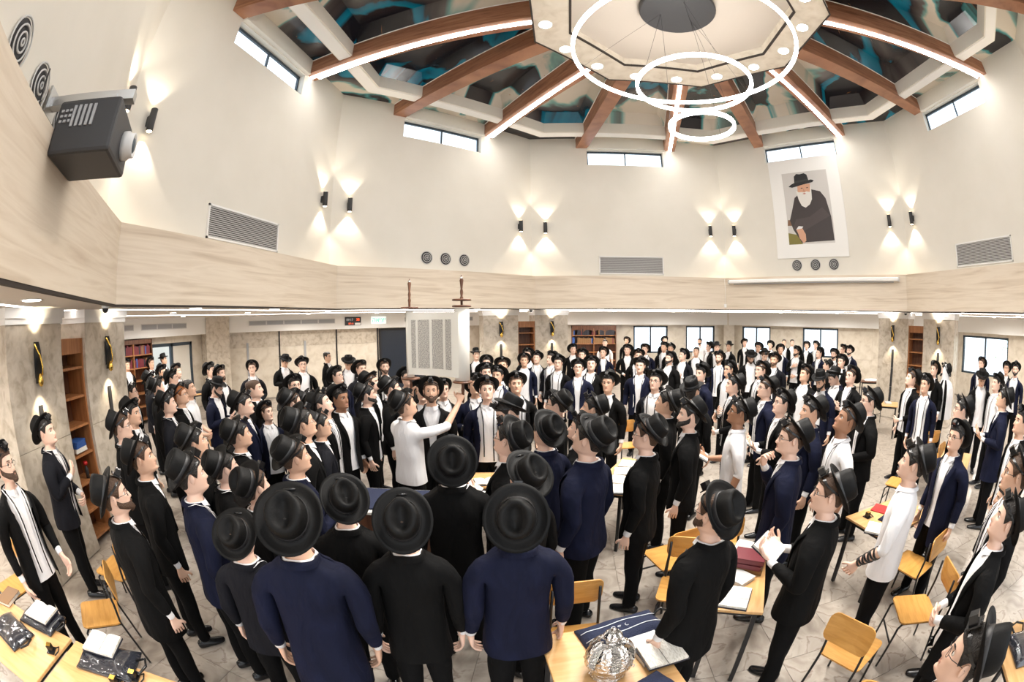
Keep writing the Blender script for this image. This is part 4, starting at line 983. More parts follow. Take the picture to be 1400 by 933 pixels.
def shirt_mesh(pose, sleeves):
    s = Fig(); rr = []; U_ = sleeves == 'under'
    RZ = [(0.83, 0.0, .186, .134), (0.92, 0.0, .182, .130), (1.0, .004, .170, .122), (1.08, .006, .165, .118), (1.16, .006, .170, .121), (1.23, .004, .168, .124), (1.29, .0, .168, .124), (1.34, -.004, .168, .120), (1.39, -.008, .167, .110), (1.432, -.012, .158, .092), (1.462, -.014, .130, .079), (1.485, -.012, .084, .073), (1.503, -.010, .074, .071)]
    for (z, cy, rx, ry) in RZ:
        if U_ and 1.1 < z < 1.45: rx *= .86
        rr.append(s.ring(trunk_ring(min(z, 1.45), cy, rx, ry)*np.array([1, 1, 0])+np.array([0, 0, z])))
    zr = [r_[0] for r_ in RZ]
    for i in range(len(rr)-1):
        for k in range(24):
            if 1.28 < zr[i] < 1.40 and (k in (5, 6) or k in (17, 18)): continue
            j = (k+1) % 24; s.f.append((rr[i][k], rr[i+1][k], rr[i+1][j], rr[i][j]))
    r0 = zr.index(1.29)
    def bnd(cols):
        a, b, c = cols
        return [rr[r0][a], rr[r0][b], rr[r0][c], rr[r0+1][c], rr[r0+2][c], rr[r0+3][c], rr[r0+3][b], rr[r0+3][a], rr[r0+2][a], rr[r0+1][a]]
    r_full = [.064, .064, .060, .055, .048, .050, .046, .036, .034] if not U_ else [.046, .046, .048, .048, .044, .045, .040, .034, .034]
    fn = lambda u: ((lambda r_: (r_, r_))(float(np.interp(u, [0, .08, .3, .6, 1, 1.15, 1.5, 1.9, 2], r_full if sleeves != 'short' else [.068, .068, .068, .068, .062, .06, .06, .06, .06]))))
    for side, cols, pz in ((1, (5, 6, 7), 0), (-1, (19, 18, 17), 1)):
        rg, pts, fr = arm(s, bnd(cols), POSES[pose][pz], side, fn, False, stop={'short': .9, 'half': 1.2}.get(sleeves, 2.01), shoulder=(.200, -.008, 1.378) if sleeves != 'under' else (.186, -.008, 1.372))
        last = rg[-1]; c = np.mean([s.v[i] for i in last], 0); inn = s.ring([tuple(np.array(s.v[i])*.82+c*.18) for i in last]); s.bridge(last, inn, flip=side < 0)
    # pointed collar, open at the front
    top = rr[-1]; up_ = s.ring([tuple(np.array(s.v[top[k]])*np.array([.95, .95, 1])+np.array([0, 0, .020 if k not in (0,) else .0])) for k in range(24)])
    seq = [i for i in range(1, 24)]
    T1 = [top[k] for k in seq]; U1 = [up_[k] for k in seq]; s.bridge(T1, U1, closed=False, flip=True)
    fold = []
    for n_, k in enumerate(seq):
        p = np.array(s.v[top[k]]); d = unit([p[0], p[1]+.01, 0]); near = math.exp(-min(n_, 22-n_)/2.2); fold.append(p+d*(.016+.012*near)+np.array([0, .006*near, -.012-.038*near]))
    Fd = s.ring(fold); s.bridge(U1, Fd, closed=False, flip=True)
    return subdiv('shirt', s)
def trouser_mesh():
    s = Fig(); rr = [s.ring(trunk_ring(z, cy, rx, ry)) for (z, cy, rx, ry) in ((0.84, 0.0, .170, .118), (0.92, 0, .168, .116), (1.0, .003, .156, .108), (1.02, .003, .152, .106))]
    for i in range(3): s.bridge(rr[i+1], rr[i])
    legs(s, rr[0], lambda z: float(np.interp(z, [.05, .12, .3, .45, .6, .75, .84], [.060, .059, .062, .066, .078, .090, .095])), 0.05)
    return subdiv('trousers', s)
def shoe_mesh(side):
    fx, fy = ((.105, .02), (.105, -.03))[0 if side > 0 else 1]; s = Fig(); prev = None
    for (y, w_, h, z0) in ((-.095, .020, .040, .012), (-.08, .036, .075, .003), (-.03, .041, .085, .0), (.02, .042, .080, .0), (.08, .048, .060, .0), (.13, .047, .048, .0), (.17, .036, .038, .0), (.188, .018, .026, .006)):
        P = [(side*fx+w_*a, fy+y, z0+h*b) for a, b in ((-1, 0), (-1.02, .35), (-.7, .85), (0, 1), (.7, .85), (1.02, .35), (1, 0), (0, -.0))]
        R_ = s.ring(P)
        if prev is not None: s.bridge(prev, R_)
        else: s.f.append(tuple(R_))
        prev = R_
    s.f.append(tuple(prev[::-1])); return subdiv('shoe', s)
# head-space parts -----------------------------------------------------------------------
def hair_mesh():
    s = Fig(); n = 40; rows = 9; G = []
    def line(p):
        a = abs(p)*180/PI
        return float(np.interp(a, [0, 25, 48, 60, 68, 78, 84, 100, 112, 128, 180], [1.728, 1.728, 1.722, 1.705, 1.660, 1.655, 1.690, 1.700, 1.665, 1.605, 1.590]))
    for r_ in range(rows+1):
        t = r_/rows; row = []
        for k in range(n):
            p = -PI+2*PI*k/n; z0 = line(p); z = z0+(1.774-z0)*math.sin(t*PI/2); off = .0015 if r_ == 0 else .009+.003*math.sin(3*p)*0.4
            row.append(hpt_(p, z, off)+np.array([0, 0, (.010 if t > .3 else 0)*t]))
        G.append(s.ring(row))
    for r_ in range(rows): s.bridge(G[r_+1], G[r_])
    top = s.ring([(0, -.006, 1.790)])[0]
    for k in range(n): s.f.append((G[-1][(k+1) % n], top, G[-1][k]))
    me = subdiv('hair', s, 0); return me
def beard_mesh(full=True):
    s = Fig(); n = 30; G = []
    for r_ in range(6):
        t = r_/5; row = []
        for k in range(n+1):
            p = (-92+184*k/n)*PI/180; a = abs(p)*180/PI
            zt = float(np.interp(a, [0, 12, 20, 40, 70, 92], [1.588, 1.589, 1.604, 1.608, 1.626, 1.664])); zb = float(np.interp(a, [0, 30, 60, 92], [1.548, 1.550, 1.565, 1.60]))
            z = zt+(zb-zt)*t; off = (.0015, .005, .008, .010, .009, .0)[r_]
            q = hpt_(p, max(z, 1.553), off); q[1] += (.004 if a < 25 else 0); q[2] = z-(.012*math.sin(t*PI/2) if full and a < 40 else 0); row.append(q)
        G.append(s.ring(row))
    if not full: s = Fig(); G = []
    for r_ in range(5 if full else 0): s.bridge(G[r_], G[r_+1], closed=False)
    # moustache
    m1 = s.ring([hpt_(p, 1.6125, .004)+np.array([0, .003, 0]) for p in np.linspace(-.36, .36, 9)]); m2 = s.ring([hpt_(p, 1.6065-abs(p)*.02, .010)+np.array([0, .003, 0]) for p in np.linspace(-.38, .38, 9)])
    s.bridge(m1, m2, closed=False)
    return subdiv('beard', s, 0)
def eyes_mesh(sx):
    mb = MB(); R_ = np.array(Matrix.Rotation(-PI/2, 3, 'X'))
    for sx in (sx,):
        prof = [(.0115*math.sin(a), .0115*math.cos(a)) for a in np.linspace(PI*.98, PI*.02, 9)]
        b = len(mb.f); mb.lathe(prof, 12, (sx*.031, .0835, 1.666), R=R_, sm=True)
        for i in range(b, len(mb.f)):
            c = np.mean([mb.v[q] for q in mb.f[i]], 0)
            if c[1]-.0835 > .0088: mb.m[i] = 1
    me = mb.mesh('eye'); me.materials.append(MT['eyew']); me.materials.append(MT['iris']); return me
def brow_mesh(sx):
    mb = MB()
    for sx in (sx,):
        pts = []
        for i in range(6):
            t = i/5; p = (.16+.42*t); z = 1.6865+.006*math.sin(t*PI*.75)-.002*t; q = hpt_(p*sx, z, .0035); pts.append(q)
        mb.tube(pts, [.0022, .0038, .0040, .0036, .0028, .001], 6)
    return mb.mesh('eyebrow')
def glasses_mesh():
    mb = MB()
    for sx in (1, -1):
        mb.tube([(sx*(.033+.0235*math.cos(a)), .112-.004*abs(math.cos(a)), 1.663+.018*math.sin(a)) for a in np.linspace(0, 2*PI, 17)[:-1]], .0016, 5, closed=True)
        mb.tube([(sx*.0565, .108, 1.668), (sx*.075, .085, 1.670), (sx*.083, .02, 1.672), (sx*.086, -.005, 1.668)], .0016, 5)
    mb.tube([(-.0095, .114, 1.668), (0, .117, 1.671), (.0095, .114, 1.668)], .0016, 5)
    return mb.mesh('glasses')
def hat_meshes(tilt, org):
    n = 36; s = Fig(); rows = []
    def rg(rx, ry, z, f=None):
        P = []
        for k in range(n):
            a = 2*PI*k/n; x, y = rx*math.sin(a), ry*math.cos(a); zz = z
            if f: x, y, zz = f(a, x, y, z)
            P.append((x, y, zz))
        return s.ring(P)
    curl = lambda k: (lambda a, x, y, z: (x, y, z+k*(.020*math.sin(a)**2+.010*max(0, -math.cos(a))-.006*max(0, math.cos(a)))))
    rows.append(rg(.080, .095, .004)); rows.append(rg(.115, .130, -.002, curl(.25))); rows.append(rg(.134, .152, 0, curl(.8))); rows.append(rg(.149, .170, .006, curl(1.3)))
    rows.append(rg(.151, .172, .010, curl(1.3))); rows.append(rg(.134, .152, .006, curl(.8))); rows.append(rg(.115, .130, .004, curl(.25))); rows.append(rg(.088, .103, .005))
    def crown(r_, z):
        def f(a, x, y, zz):
            front = max(0, math.cos(a)); pin = .018*math.exp(-((abs(math.sin(a))-.62)/.22)**2)*front*min(1, z/.08)
            x *= 1-pin/.08*.9; y *= 1-pin/.1*.3; return x, y, zz-(.016*max(0, -math.cos(a)) if z > .09 else 0)
        return f
    rows.append(rg(.0865, .101, .040, crown(1, .04))); rows.append(rg(.084, .099, .080, crown(1, .075))); rows.append(rg(.080, .094, .108, crown(1, .1))); rows.append(rg(.070, .084, .124, crown(1, .11)))
    dent = lambda a, x, y, z: (x, y, z-.016*max(0, -math.cos(a)))
    rows.append(rg(.050, .070, .121, dent)); rows.append(rg(.028, .058, .100, dent)); rows.append(rg(.012, .040, .088, dent))
    for i in range(len(rows)-1): s.bridge(rows[i], rows[i+1], flip=True)
    c = s.ring([(0, 0, .086)])[0]
    for k in range(n): s.f.append((rows[-1][k], c, rows[-1][(k+1) % n]))
    me = subdiv('hat', s, 0); me.materials.append(MT['felt'])
    b = Fig(); B = [b.ring([(r_*.0885/.0885*math.sin(2*PI*k/n)*1.0, r_*1.165*math.cos(2*PI*k/n), z) for k in range(n)]) for r_, z in ((.0895, .006), (.0905, .010), (.0890, .036), (.0875, .038))]
    for i in range(3): b.bridge(B[i], B[i+1], flip=True)
    bme = subdiv('hat_band', b, 0); bme.materials.append(MT['band'])
    Mx = Matrix.Translation(org)@Matrix.Rotation(tilt, 4, 'X')
    for m_ in (me, bme): m_.transform(Mx)
    return me, bme
def box_mesh():
    mb = MB(); Mx = Matrix.Translation((0, .083, 1.776))@Matrix.Rotation(rad(-42), 4, 'X')
    mb.box((0, 0, .003), (.062, .066, .007)); mb.box((0, .002, .026), (.040, .040, .042)); mb.tube([(-.026, -.034, .006), (.026, -.034, .006)], .006, 6)
    me = mb.mesh('tefillin_box'); me.transform(Mx); me.materials.append(MT['leather']); return me
def strap_mesh():
    mb = MB(); n = 30; V = []
    for k in range(n):
        a = 2*PI*k/n; z = 1.715+.052*math.cos(a)
        for dz, off in ((-.007, .0125), (.007, .0125), (.007, .0145), (-.007, .0145)):
            p = hpt_(a, min(z+dz, 1.772), off); p[2] = z+dz; V.append(p)
    F_ = [(4*k+q, 4*k+(q+1) % 4, 4*((k+1) % n)+(q+1) % 4, 4*((k+1) % n)+q) for k in range(n) for q in range(4)]
    mb.add(V, F_, 0, False); me = mb.mesh('head_strap'); me.materials.append(MT['leather']); return me
def hang_mesh(sx, white=False):
    """two black straps hanging from behind the neck down the shirt front"""
    mb = MB()
    for sx in (sx,):
        pts = [(sx*.055, -.085, 1.50), (sx*.078, -.03, 1.512), (sx*.080, .03, 1.488), (sx*.070, .092, 1.43), (sx*.062, .122, 1.36), (sx*.058, .136, 1.28), (sx*.056, .137, 1.15), (sx*.054, .134, 1.02), (sx*.056, .138, .90 if sx > 0 else .84)]
        V = []; w_ = .009 if not white else .024
        for p in pts: V += [(p[0]-w_*(.5 if abs(p[1]) > .05 else .5), p[1]+(.001 if not white else -.001), p[2]), (p[0]+w_, p[1]+(.001 if not white else -.001), p[2])]
        F_ = [(2*i, 2*i+1, 2*i+3, 2*i+2) for i in range(len(pts)-1)]; mb.add(V, F_, 0, True)
    me = mb.mesh('hanging_strap' if not white else 'shawl_edge'); me.materials.append(MT['leather' if not white else 'shirt']); return me
HAT = {'back': hat_meshes(rad(54), (0, -.040, 1.700)), 'back2': hat_meshes(rad(42), (0, -.034, 1.712)), 'level': hat_meshes(rad(7), (0, -.004, 1.722))}
HAIR, BEARD, BEARD2, EYES, BROW, GLASS, TBOX, HSTRAP, HANG, SHAWL = hair_mesh(), beard_mesh(), beard_mesh(False), [eyes_mesh(1), eyes_mesh(-1)], [brow_mesh(1), brow_mesh(-1)], glasses_mesh(), box_mesh(), strap_mesh(), [hang_mesh(1), hang_mesh(-1)], [hang_mesh(1, True), hang_mesh(-1, True)]
GLASS.materials.append(MT['blackmetal'])
TROU = trouser_mesh(); TROU.materials.append(MT['trou'])
SHOE = {s_: shoe_mesh(s_) for s_ in (1, -1)}
for s_ in SHOE.values(): s_.materials.append(MT['leather'])
COATS = {}; SHIRTS = {}
def child(name, me, root, m=None, Mx=None):
    o = bpy.data.objects.new(name, me); COL.objects.link(o); o.parent = root
    if Mx is not None: o.matrix_local = Mx
    if m is not None:
        if not me.materials: me.materials.append(MT[m])
        o.material_slots[0].link = 'OBJECT'; o.material_slots[0].material = MT[m]
    return o
def armband_mesh(pose, arm_i, side, u0, u1, n):
    key = ('ab', pose, arm_i, u0, u1, n)
    if key in COATS: return COATS[key]
    el, wr = np.array(POSES[pose][arm_i][0]), np.array(POSES[pose][arm_i][1]); sh = np.array((.196, -.008, 1.384)); mb = MB()
    for k in range(n):
        u = u0+(u1-u0)*k/max(1, n-1)
        c = (el+(wr-el)*(u-1)) if u > 1 else sh+(el-sh)*u
        D = unit(wr-el) if u > 1 else unit(el-sh); e1 = unit(np.cross(D, [0, 0, 1.0]) if abs(D[2]) < .9 else np.cross(D, [0, 1.0, 0])); e2 = np.cross(D, e1)
        r_ = float(np.interp(u, [.3, .6, 1, 1.15, 1.5, 2.0], [.052, .048, .043, .044, .041, .029]))+.002
        tl = .006*(-1)**k
        V = []
        for q in range(14):
            a = 2*PI*q/14
            for dd, rr_ in ((-.008, r_), (.008, r_), (.008, r_+.003), (-.008, r_+.003)): V.append((c+D*(dd+tl*math.sin(a))+rr_*(e1*math.cos(a)+e2*math.sin(a)))*np.array([side, 1, 1]))
        mb.add(V, [(4*q+j, 4*q+(j+1) % 4, 4*((q+1) % 14)+(j+1) % 4, 4*((q+1) % 14)+j) for q in range(14) for j in range(4)], 0, True)
    me = mb.mesh('arm_strap'); me.materials.append(MT['leather']); COATS[key] = me; return me
OPENBOOK = None
def person(x, y, hz, face, coat='k', flags='', pose='down', rnd=None, far=False, label='', hat=None, sleeves=None):
    """stands at (x, y); hz = height of the head's middle; face = heading of the body (radians about z, 0 = +y)"""
    R_ = rnd; sc_ = hz/1.655
    yaw = 0.0; pitch = rad(6)
    if 'U' in flags: pitch = rad(18)
    if 'D' in flags: pitch = rad(-26)
    if 'A' in flags: pitch = rad(12)
    if not far:
        yaw = R_.choice((-.25, 0, 0, .25)); pitch += R_.choice((0, .09))
    else: yaw = R_.choice((-.25, 0, .25))
    if pose in ('lift',): yaw, pitch = -.5, rad(14)
    me = get_body(pose, yaw, pitch); root = bpy.data.objects.new('person', me); COL.objects.link(root)
    root.location = (x, y, 0); root.rotation_euler = (0, 0, face); g = R_.uniform(.94, 1.10); root.scale = (sc_*g, sc_*g, sc_)
    sk = 'skin2' if 'd' in flags else ('skin1' if R_.random() < .35 else 'skin0')
    root.material_slots[0].link = 'OBJECT'; root.material_slots[0].material = MT[sk]
    tag(root, label, 'person', 'young men and boys standing in the crowd')
    Rm = headrot(yaw, pitch).to_4x4(); Mh = Matrix.Translation(Vector(PIV))@Rm@Matrix.Translation(-Vector(PIV))
    hc = 'hair2' if 'r' in flags else ('hair1' if R_.random() < .3 else 'hair0')
    child('hair', HAIR, root, hc, Mh)
    if not far or 'b' in flags: pass
    for q in EYES: child('eye', q, root, None, Mh)
    for q in BROW: child('eyebrow', q, root, hc, Mh)
    if 'b' in flags: child('beard', BEARD, root, hc, Mh)
    elif 's' in flags: child('beard', BEARD2, root, hc, Mh)
    if 'g' in flags: child('glasses', GLASS, root, None, Mh)
    if 'o' not in flags:
        hk = 'level' if 'l' in flags else ('back' if R_.random() < .7 else 'back2')
        h = child('hat', HAT[hk][0], root, None, Mh); child('hat_band', HAT[hk][1], h)
        if 'l' not in flags: child('tefillin_box', TBOX, root, None, Mh)
        if 'l' not in flags and not far: child('head_strap', HSTRAP, root, None, Mh)
    child('trousers', TROU, root)
    for s_ in (1, -1): child('shoe', SHOE[s_], root)
    if coat == 'w':
        k = (pose, sleeves or 'half')
        if k not in SHIRTS: SHIRTS[k] = shirt_mesh(*k); SHIRTS[k].materials.append(MT['shirt'])
        child('shirt', SHIRTS[k], root)
    else:
        k = (pose, 'under')
        if k not in SHIRTS: SHIRTS[k] = shirt_mesh(*k); SHIRTS[k].materials.append(MT['shirt'])
        child('shirt', SHIRTS[k], root)
        shut = R_.random() < .25; lg = R_.random() < .3; k = (pose, lg, shut)
        if k not in COATS: COATS[k] = coat_mesh(*k)
        child('jacket', COATS[k], root, 'coat_'+coat)
    if R_.random() < (.75 if not far else .5) and 'l' not in flags and 'o' not in flags:
        for q in HANG: child('hanging_strap', q, root)
        if R_.random() < .35:
            for q in SHAWL: child('shawl_edge', q, root)
    return root
# ================================================================ FURNITURE AND SMALL THINGS
def wood_panel(w, d, th, curve, name, m, parent, loc, rot, n=10, corner=.05):
    """a plywood panel with rounded corners, bent by CURVE along its width"""
    pts = []
    for cx, cy, a0 in ((w/2-corner, d/2-corner, 0), (-w/2+corner, d/2-corner, 90), (-w/2+corner, -d/2+corner, 180), (w/2-corner, -d/2+corner, 270)):
        for i in range(5): a = rad(a0+90*i/4); pts.append((cx+corner*math.cos(a), cy+corner*math.sin(a)))
    N = len(pts); V = []; F_ = []
    bend = lambda x, y: curve*(x/(w/2))**2
    for z in (0, th):
        for k in (1.0, .66, .33): V += [(x*k, y*k, z+bend(x*k, y*k)) for x, y in pts]
        V.append((0, 0, z))
    L = 3*N+1
    for b, fl in ((0, 1), (L, 0)):
        for r_ in range(2):
            for k in range(N):
                j = (k+1) % N; q = (b+r_*N+k, b+r_*N+j, b+(r_+1)*N+j, b+(r_+1)*N+k); F_.append(q[::-1] if fl else q)
        for k in range(N): q = (b+2*N+k, b+2*N+(k+1) % N, b+3*N); F_.append(q[::-1] if fl else q)
    for k in range(N): F_.append((k, (k+1) % N, L+(k+1) % N, L+k))
    o = MB().add(V, F_, 0, False).build(name, m, parent); o.location = loc; o.rotation_euler = rot; return o
def make_chair():
    t = empty('school_chair')
    wood_panel(.40, .40, .014, .006, 'seat', 'ply', t, (0, 0, .445), (rad(2), 0, 0))
    wood_panel(.40, .22, .012, .022, 'backrest', 'ply', t, (0, -.225, .735), (rad(82), 0, 0), corner=.06)
    for sx in (1, -1):
        MB().tube([(sx*.16, .15, .437), (sx*.175, .19, .40), (sx*.185, .215, .01)], .011, 8).build('leg', 'blackmetal', t)
        MB().tube([(sx*.165, -.20, .80), (sx*.17, -.205, .62), (sx*.172, -.19, .45), (sx*.18, -.24, .20), (sx*.19, -.27, .01)], .011, 8).build('leg', 'blackmetal', t)
        MB().tube([(sx*.172, -.19, .432), (sx*.16, .15, .432)], .010, 6).build('side_rail', 'blackmetal', t)
    MB().tube([(-.17, -.12, .432), (.17, -.12, .432)], .009, 6).build('cross_rail', 'blackmetal', t); MB().tube([(-.182, .20, .25), (.182, .20, .25)], .009, 6).build('cross_rail', 'blackmetal', t)
    return t
PCH = make_chair(); used = [False]
def chair(x, y, rz, label):
    o = PCH if not used[0] else copy_tree(PCH); used[0] = True
    o.location = (x, y, 0); o.rotation_euler = (0, 0, rad(rz)); tag(o, label, 'chair', 'plywood school chairs'); return o
for x, y, rz, lb in (
    (-5.46, -4.44, 150, 'orange plywood chair, seat empty, beside the left book table'),
    (-6.55, -5.05, 195, 'plywood chair half hidden behind the left book table, beside the bearded man'),
    (-5.95, -3.82, 110, 'plywood chair just behind the empty one near the left pillars'),
    (-3.70, -4.52, 10, 'plywood chair with only its backrest top showing at the bottom edge'),
    (-1.95, -3.20, 190, 'plywood chair with scratched backrest behind the crown table'),
    (-1.10, -2.62, 160, 'pale plywood chair between the crown table and the aisle'),
    (-1.08, -2.05, 20, 'plywood chair behind the black coated man in the aisle'),
    (-.50, -1.80, -20, 'plywood chair at the end of the aisle beside the navy jacket'),
    (.73, -3.70, 65, 'empty plywood chair facing the camera on open marble floor'),
    (1.20, -3.10, 15, 'plywood chair with raised back behind the white-shirted reader'),
    (-.06, -3.80, -65, 'plywood chair behind the black-jacketed reader, back seen edge on'),
    (-.20, -4.42, -55, 'plywood chair near the bottom edge, curved back seen from the side'),
    (2.62, -1.30, 30, 'yellow plywood chair near the white-shirted man with straps'),
    (4.25, -.75, 170, 'plywood chair facing the smiling navy-jacketed man'),
    (3.70, -.95, 20, 'plywood chair beside the smiling navy-jacketed man, thin black legs'),
    (6.2, 3.55, 190, 'far plywood chair against the right-hand pillars'),
    (-.95, 1.7, 190, 'plywood chair in the middle of the hall beyond the open books'),
    (-7.9, -.35, 100, 'plywood chair beside the man in navy holding a phone'),
    (-11.0, 4.5, 190, 'far plywood chair by the left outer wall table')):
    chair(x, y, rz, lb)
def table(x, y, rz, w, d, label, h=.75, m='table', name='study_table'):
    t = empty(name, (x, y, 0), rad(rz), label, 'table')
    o = MB().box((0, 0, h-.0125), (w, d, .025)).build('tabletop', m, t); bevel(o, .006, 2)
    for a in (-1, 1):
        MB().box((0, a*(d/2-.04), h-.045), (w-.1, .03, .04)).build('rail', 'blackmetal', t); MB().box((a*(w/2-.05), 0, h-.045), (.03, d-.08, .04)).build('rail', 'blackmetal', t)
        for b in (-1, 1): MB().box((a*(w/2-.05), b*(d/2-.05), (h-.03)/2), (.035, .035, h-.03)).build('leg', 'blackmetal', t)
    return t
table(-5.45, -5.48, 19, 1.30, .62, 'light wood study table at the lower left, covered with books and bags')
table(-4.19, -5.04, 19, 1.26, .62, 'second light wood table at the lower left, beside the first one')
table(-1.79, -3.80, 14, .66, .86, 'light wood desk carrying the silver crown')
table(-.74, -2.90, 66, 1.00, .40, 'narrow light wood table between the two black-coated men on the right')
table(-1.35, -.52, 64, 1.25, .42, 'wooden table with open books in the middle of the crowd')
table(-2.98, -.75, 8, .56, .50, 'small light wood stand near the raised scroll')
table(.25, 5.8, 10, 1.3, .60, 'far light wood table at the back of the hall')
table(5.35, 2.55, -45, 1.30, .60, 'dark-edged table near the right-hand pillars')
table(3.45, -1.75, 30, 1.2, .55, 'wooden table among the men on the right side')
table(-9.95, -1.25, 90, 1.3, .6, 'wooden table on the left side near the navy jacket with phone')
table(-11.8, 3.3, 75, 1.2, .55, 'wooden table by the left outer wall')
table(1.22, -2.55, 8, .95, .60, 'table with magazine and bags in front of the white-shirted reader')
table(.78, -5.05, 62, .8, .5, 'wooden table at the lower right corner')
table(8.0, 5.6, -30, 1.0, .5, 'table with folded shawls by the right outer wall', m='darkwood')
# reading desk under the scroll
t = empty('reading_desk', (-3.62, -2.05, 0), rad(8), 'dark reading desk with navy cloth in front of the scroll lifter', 'lectern')
o = MB().box((0, 0, .48), (.92, .50, .92)).build('cabinet', 'darkwood', t); bevel(o, .01)
o = MB().box((0, 0, .965), (1.0, .58, .03)).build('desk_top', 'page', t); bevel(o, .008)
o = MB().box((0, 0, .99), (.90, .48, .018)).build('cloth', 'velvet', t); bevel(o, .006)
# books -----------------------------------------------------------------
def openbook(x, y, z, rz, label, w=.17, d=.24, parent=None, tilt=0):
    t = empty('open_book', (x, y, z), rad(rz), label, 'book'); t.rotation_euler = (tilt, 0, rad(rz))
    o = MB().box((0, 0, .004), (2*w+.01, d+.012, .008)).build('cover', 'cover', t)
    for s_ in (1, -1):
        V = []; n = 8
        for i in range(n+1):
            u = i/n; zt = .010+.022*math.sin(min(1, u*1.9)*PI*.5)*(1-u*.35)
            for yy in (-d/2, d/2): V.append((s_*(.002+u*(w-.004)), yy, .008)); V.append((s_*(.002+u*(w-.004)), yy, zt))
        F_ = []
        for i in range(n):
            b = 4*i; F_ += [(b+1, b+3, b+7, b+5), (b, b+4, b+6, b+2), (b, b+1, b+5, b+4), (b+2, b+6, b+7, b+3)]
        F_.append((0, 2, 3, 1)); F_.append((4*n, 4*n+1, 4*n+3, 4*n+2))
        MB().add(V, F_, 0, False).build('page_block', 'page', t)
    return t
def book(x, y, z, rz, label, m='cover', th=.035, w=.17, d=.24, group=None):
    t = empty('book', (x, y, z), rad(rz), label, 'book', group)
    mb = MB(); mb.box((0, 0, .0015), (w, d, .003)); mb.box((0, 0, th-.0015), (w, d, .003)); mb.box((-w/2+.0015, 0, th/2), (.003, d, th)); mb.build('cover', m, t)
    MB().box((.002, 0, th/2), (w-.008, d-.01, th-.006)).build('page_block', 'page', t); return t
Z = .752
def bag(x, y, rz, w, d, label, m='plastic', handle=True, stripe=False, z=Z, win=False):
    t = empty('shawl_bag', (x, y, z), rad(rz), label, 'bag'); V = []; n = 12; k = 8; F_ = []
    for i in range(n+1):
        for j in range(k+1):
            u, v = i/n*2-1, j/k*2-1; e = (1-abs(u)**5)*(1-abs(v)**4); V.append((u*w/2, v*d/2, .012+.045*max(0, e)**.5+.008*math.sin(u*5+v*3)*e))
    b = len(V)
    for i in range(n+1):
        for j in range(k+1): u, v = i/n*2-1, j/k*2-1; V.append((u*w/2, v*d/2, 0))
    for i in range(n):
        for j in range(k): q = (i*(k+1)+j, (i+1)*(k+1)+j, (i+1)*(k+1)+j+1, i*(k+1)+j+1); F_ += [q, tuple(b+x_ for x_ in q[::-1])]
    edge = [i*(k+1) for i in range(n+1)]+[n*(k+1)+j for j in range(1, k+1)]+[i*(k+1)+k for i in range(n-1, -1, -1)]+[j for j in range(k-1, 0, -1)]
    for q in range(len(edge)): a, c = edge[q], edge[(q+1) % len(edge)]; F_.append((a, b+a, b+c, c))
    MB().add(V, F_, 0, True).build('body', m, t)
    MB().tube([(-w/2+.01, -d/2+.004, .02), (w/2-.01, -d/2+.004, .02)], .004, 5).build('zip', 'charcoal', t)
    if handle: MB().tube([(w/2-.01, -.05, .02), (w/2+.06, -.07, .035), (w/2+.09, 0, .04), (w/2+.06, .07, .035), (w/2-.01, .05, .02)], .009, 6).build('handle', 'leather', t)
    if stripe:
        for v in (-.35, .35):
            MB().tube([(u*w/2, v*d/2, .014+.045*max(0, (1-abs(u)**5)*(1-abs(v)**4))**.5+.008*math.sin(u*5+v*3)*(1-abs(u)**5)+.001) for u in np.linspace(-.97, .97, 14)], .003, 5).build('piping', 'embro', t)
        for i, sx in enumerate((-.06, -.02, .03, .07)):
            MB().tube([(sx+.012*math.cos(a), .012*math.sin(a)*(.6 if i % 2 else 1), .060) for a in np.linspace(0.4*i, 4.6+.3*i, 9)], .002, 5).build('embroidered_letter', 'embro', t)
    return t
def phyl(x, y, z, rz, label):
    t = empty('tefillin_box', (x, y, z), rad(rz), label, 'prayer box')
    o = MB().box((0, 0, .004), (.07, .08, .008)).build('base', 'leather', t); o = MB().box((0, 0, .03), (.045, .045, .046)).build('box', 'leather', t)
    MB().box((0, 0, .0545), (.04, .04, .003)).build('gilt_label', 'gold', t); MB().tube([(.03, .03, .006), (.06, .05, .006), (.07, .0, .008), (.05, -.05, .006)], .005, 5).build('strap', 'leather', t)
    return t
bag(-5.30, -5.08, 24, .40, .27, 'dark plastic-covered bag under the first open book, lower left'); openbook(-5.27, -5.06, Z+.062, 24, 'thick open book on a dark bag at the lower left', .13, .21)
bag(-5.36, -5.42, 10, .42, .28, 'shiny plastic shawl bag in front of the first open book')
bag(-4.52, -4.88, 30, .46, .30, 'dark bag with clear pocket under the second open book'); openbook(-4.60, -4.83, Z+.062, 28, 'thick open book on the clear-pocket bag, lower left', .13, .21)
phyl(-4.27, -4.84, Z, 30, 'black box with gilt label beside the clear-pocket bag, far one'); phyl(-4.33, -4.98, Z, 30, 'black box with gilt label beside the clear-pocket bag, near one')
phyl(-4.93, -5.20, Z, 40, 'black box on the left table between the two bags')
book(-5.80, -5.25, Z, 30, 'tan closed book at the far left table end', 'browncover', .03); openbook(-3.78, -4.92, Z, 15, 'open book at the right end of the lower left tables', .13, .2)
bag(-1.72, -3.44, 22, .52, .24, 'navy velvet bag with white piping behind the silver crown', 'velvet', True, True)
book(-1.58, -3.62, Z, 20, 'pale grey closed book under the open one by the crown', 'lgrey', .03, .2, .28); openbook(-1.52, -3.72, Z+.032, 15, 'open book right of the silver crown', .12, .2)
bag(-1.62, -3.98, 35, .26, .18, 'small navy pouch beside the foot of the crown', 'velvet', False)
book(-.66, -2.84, Z, 55, 'maroon book with gold lettering on top of the stack', 'redcover', .04, .19, .26)
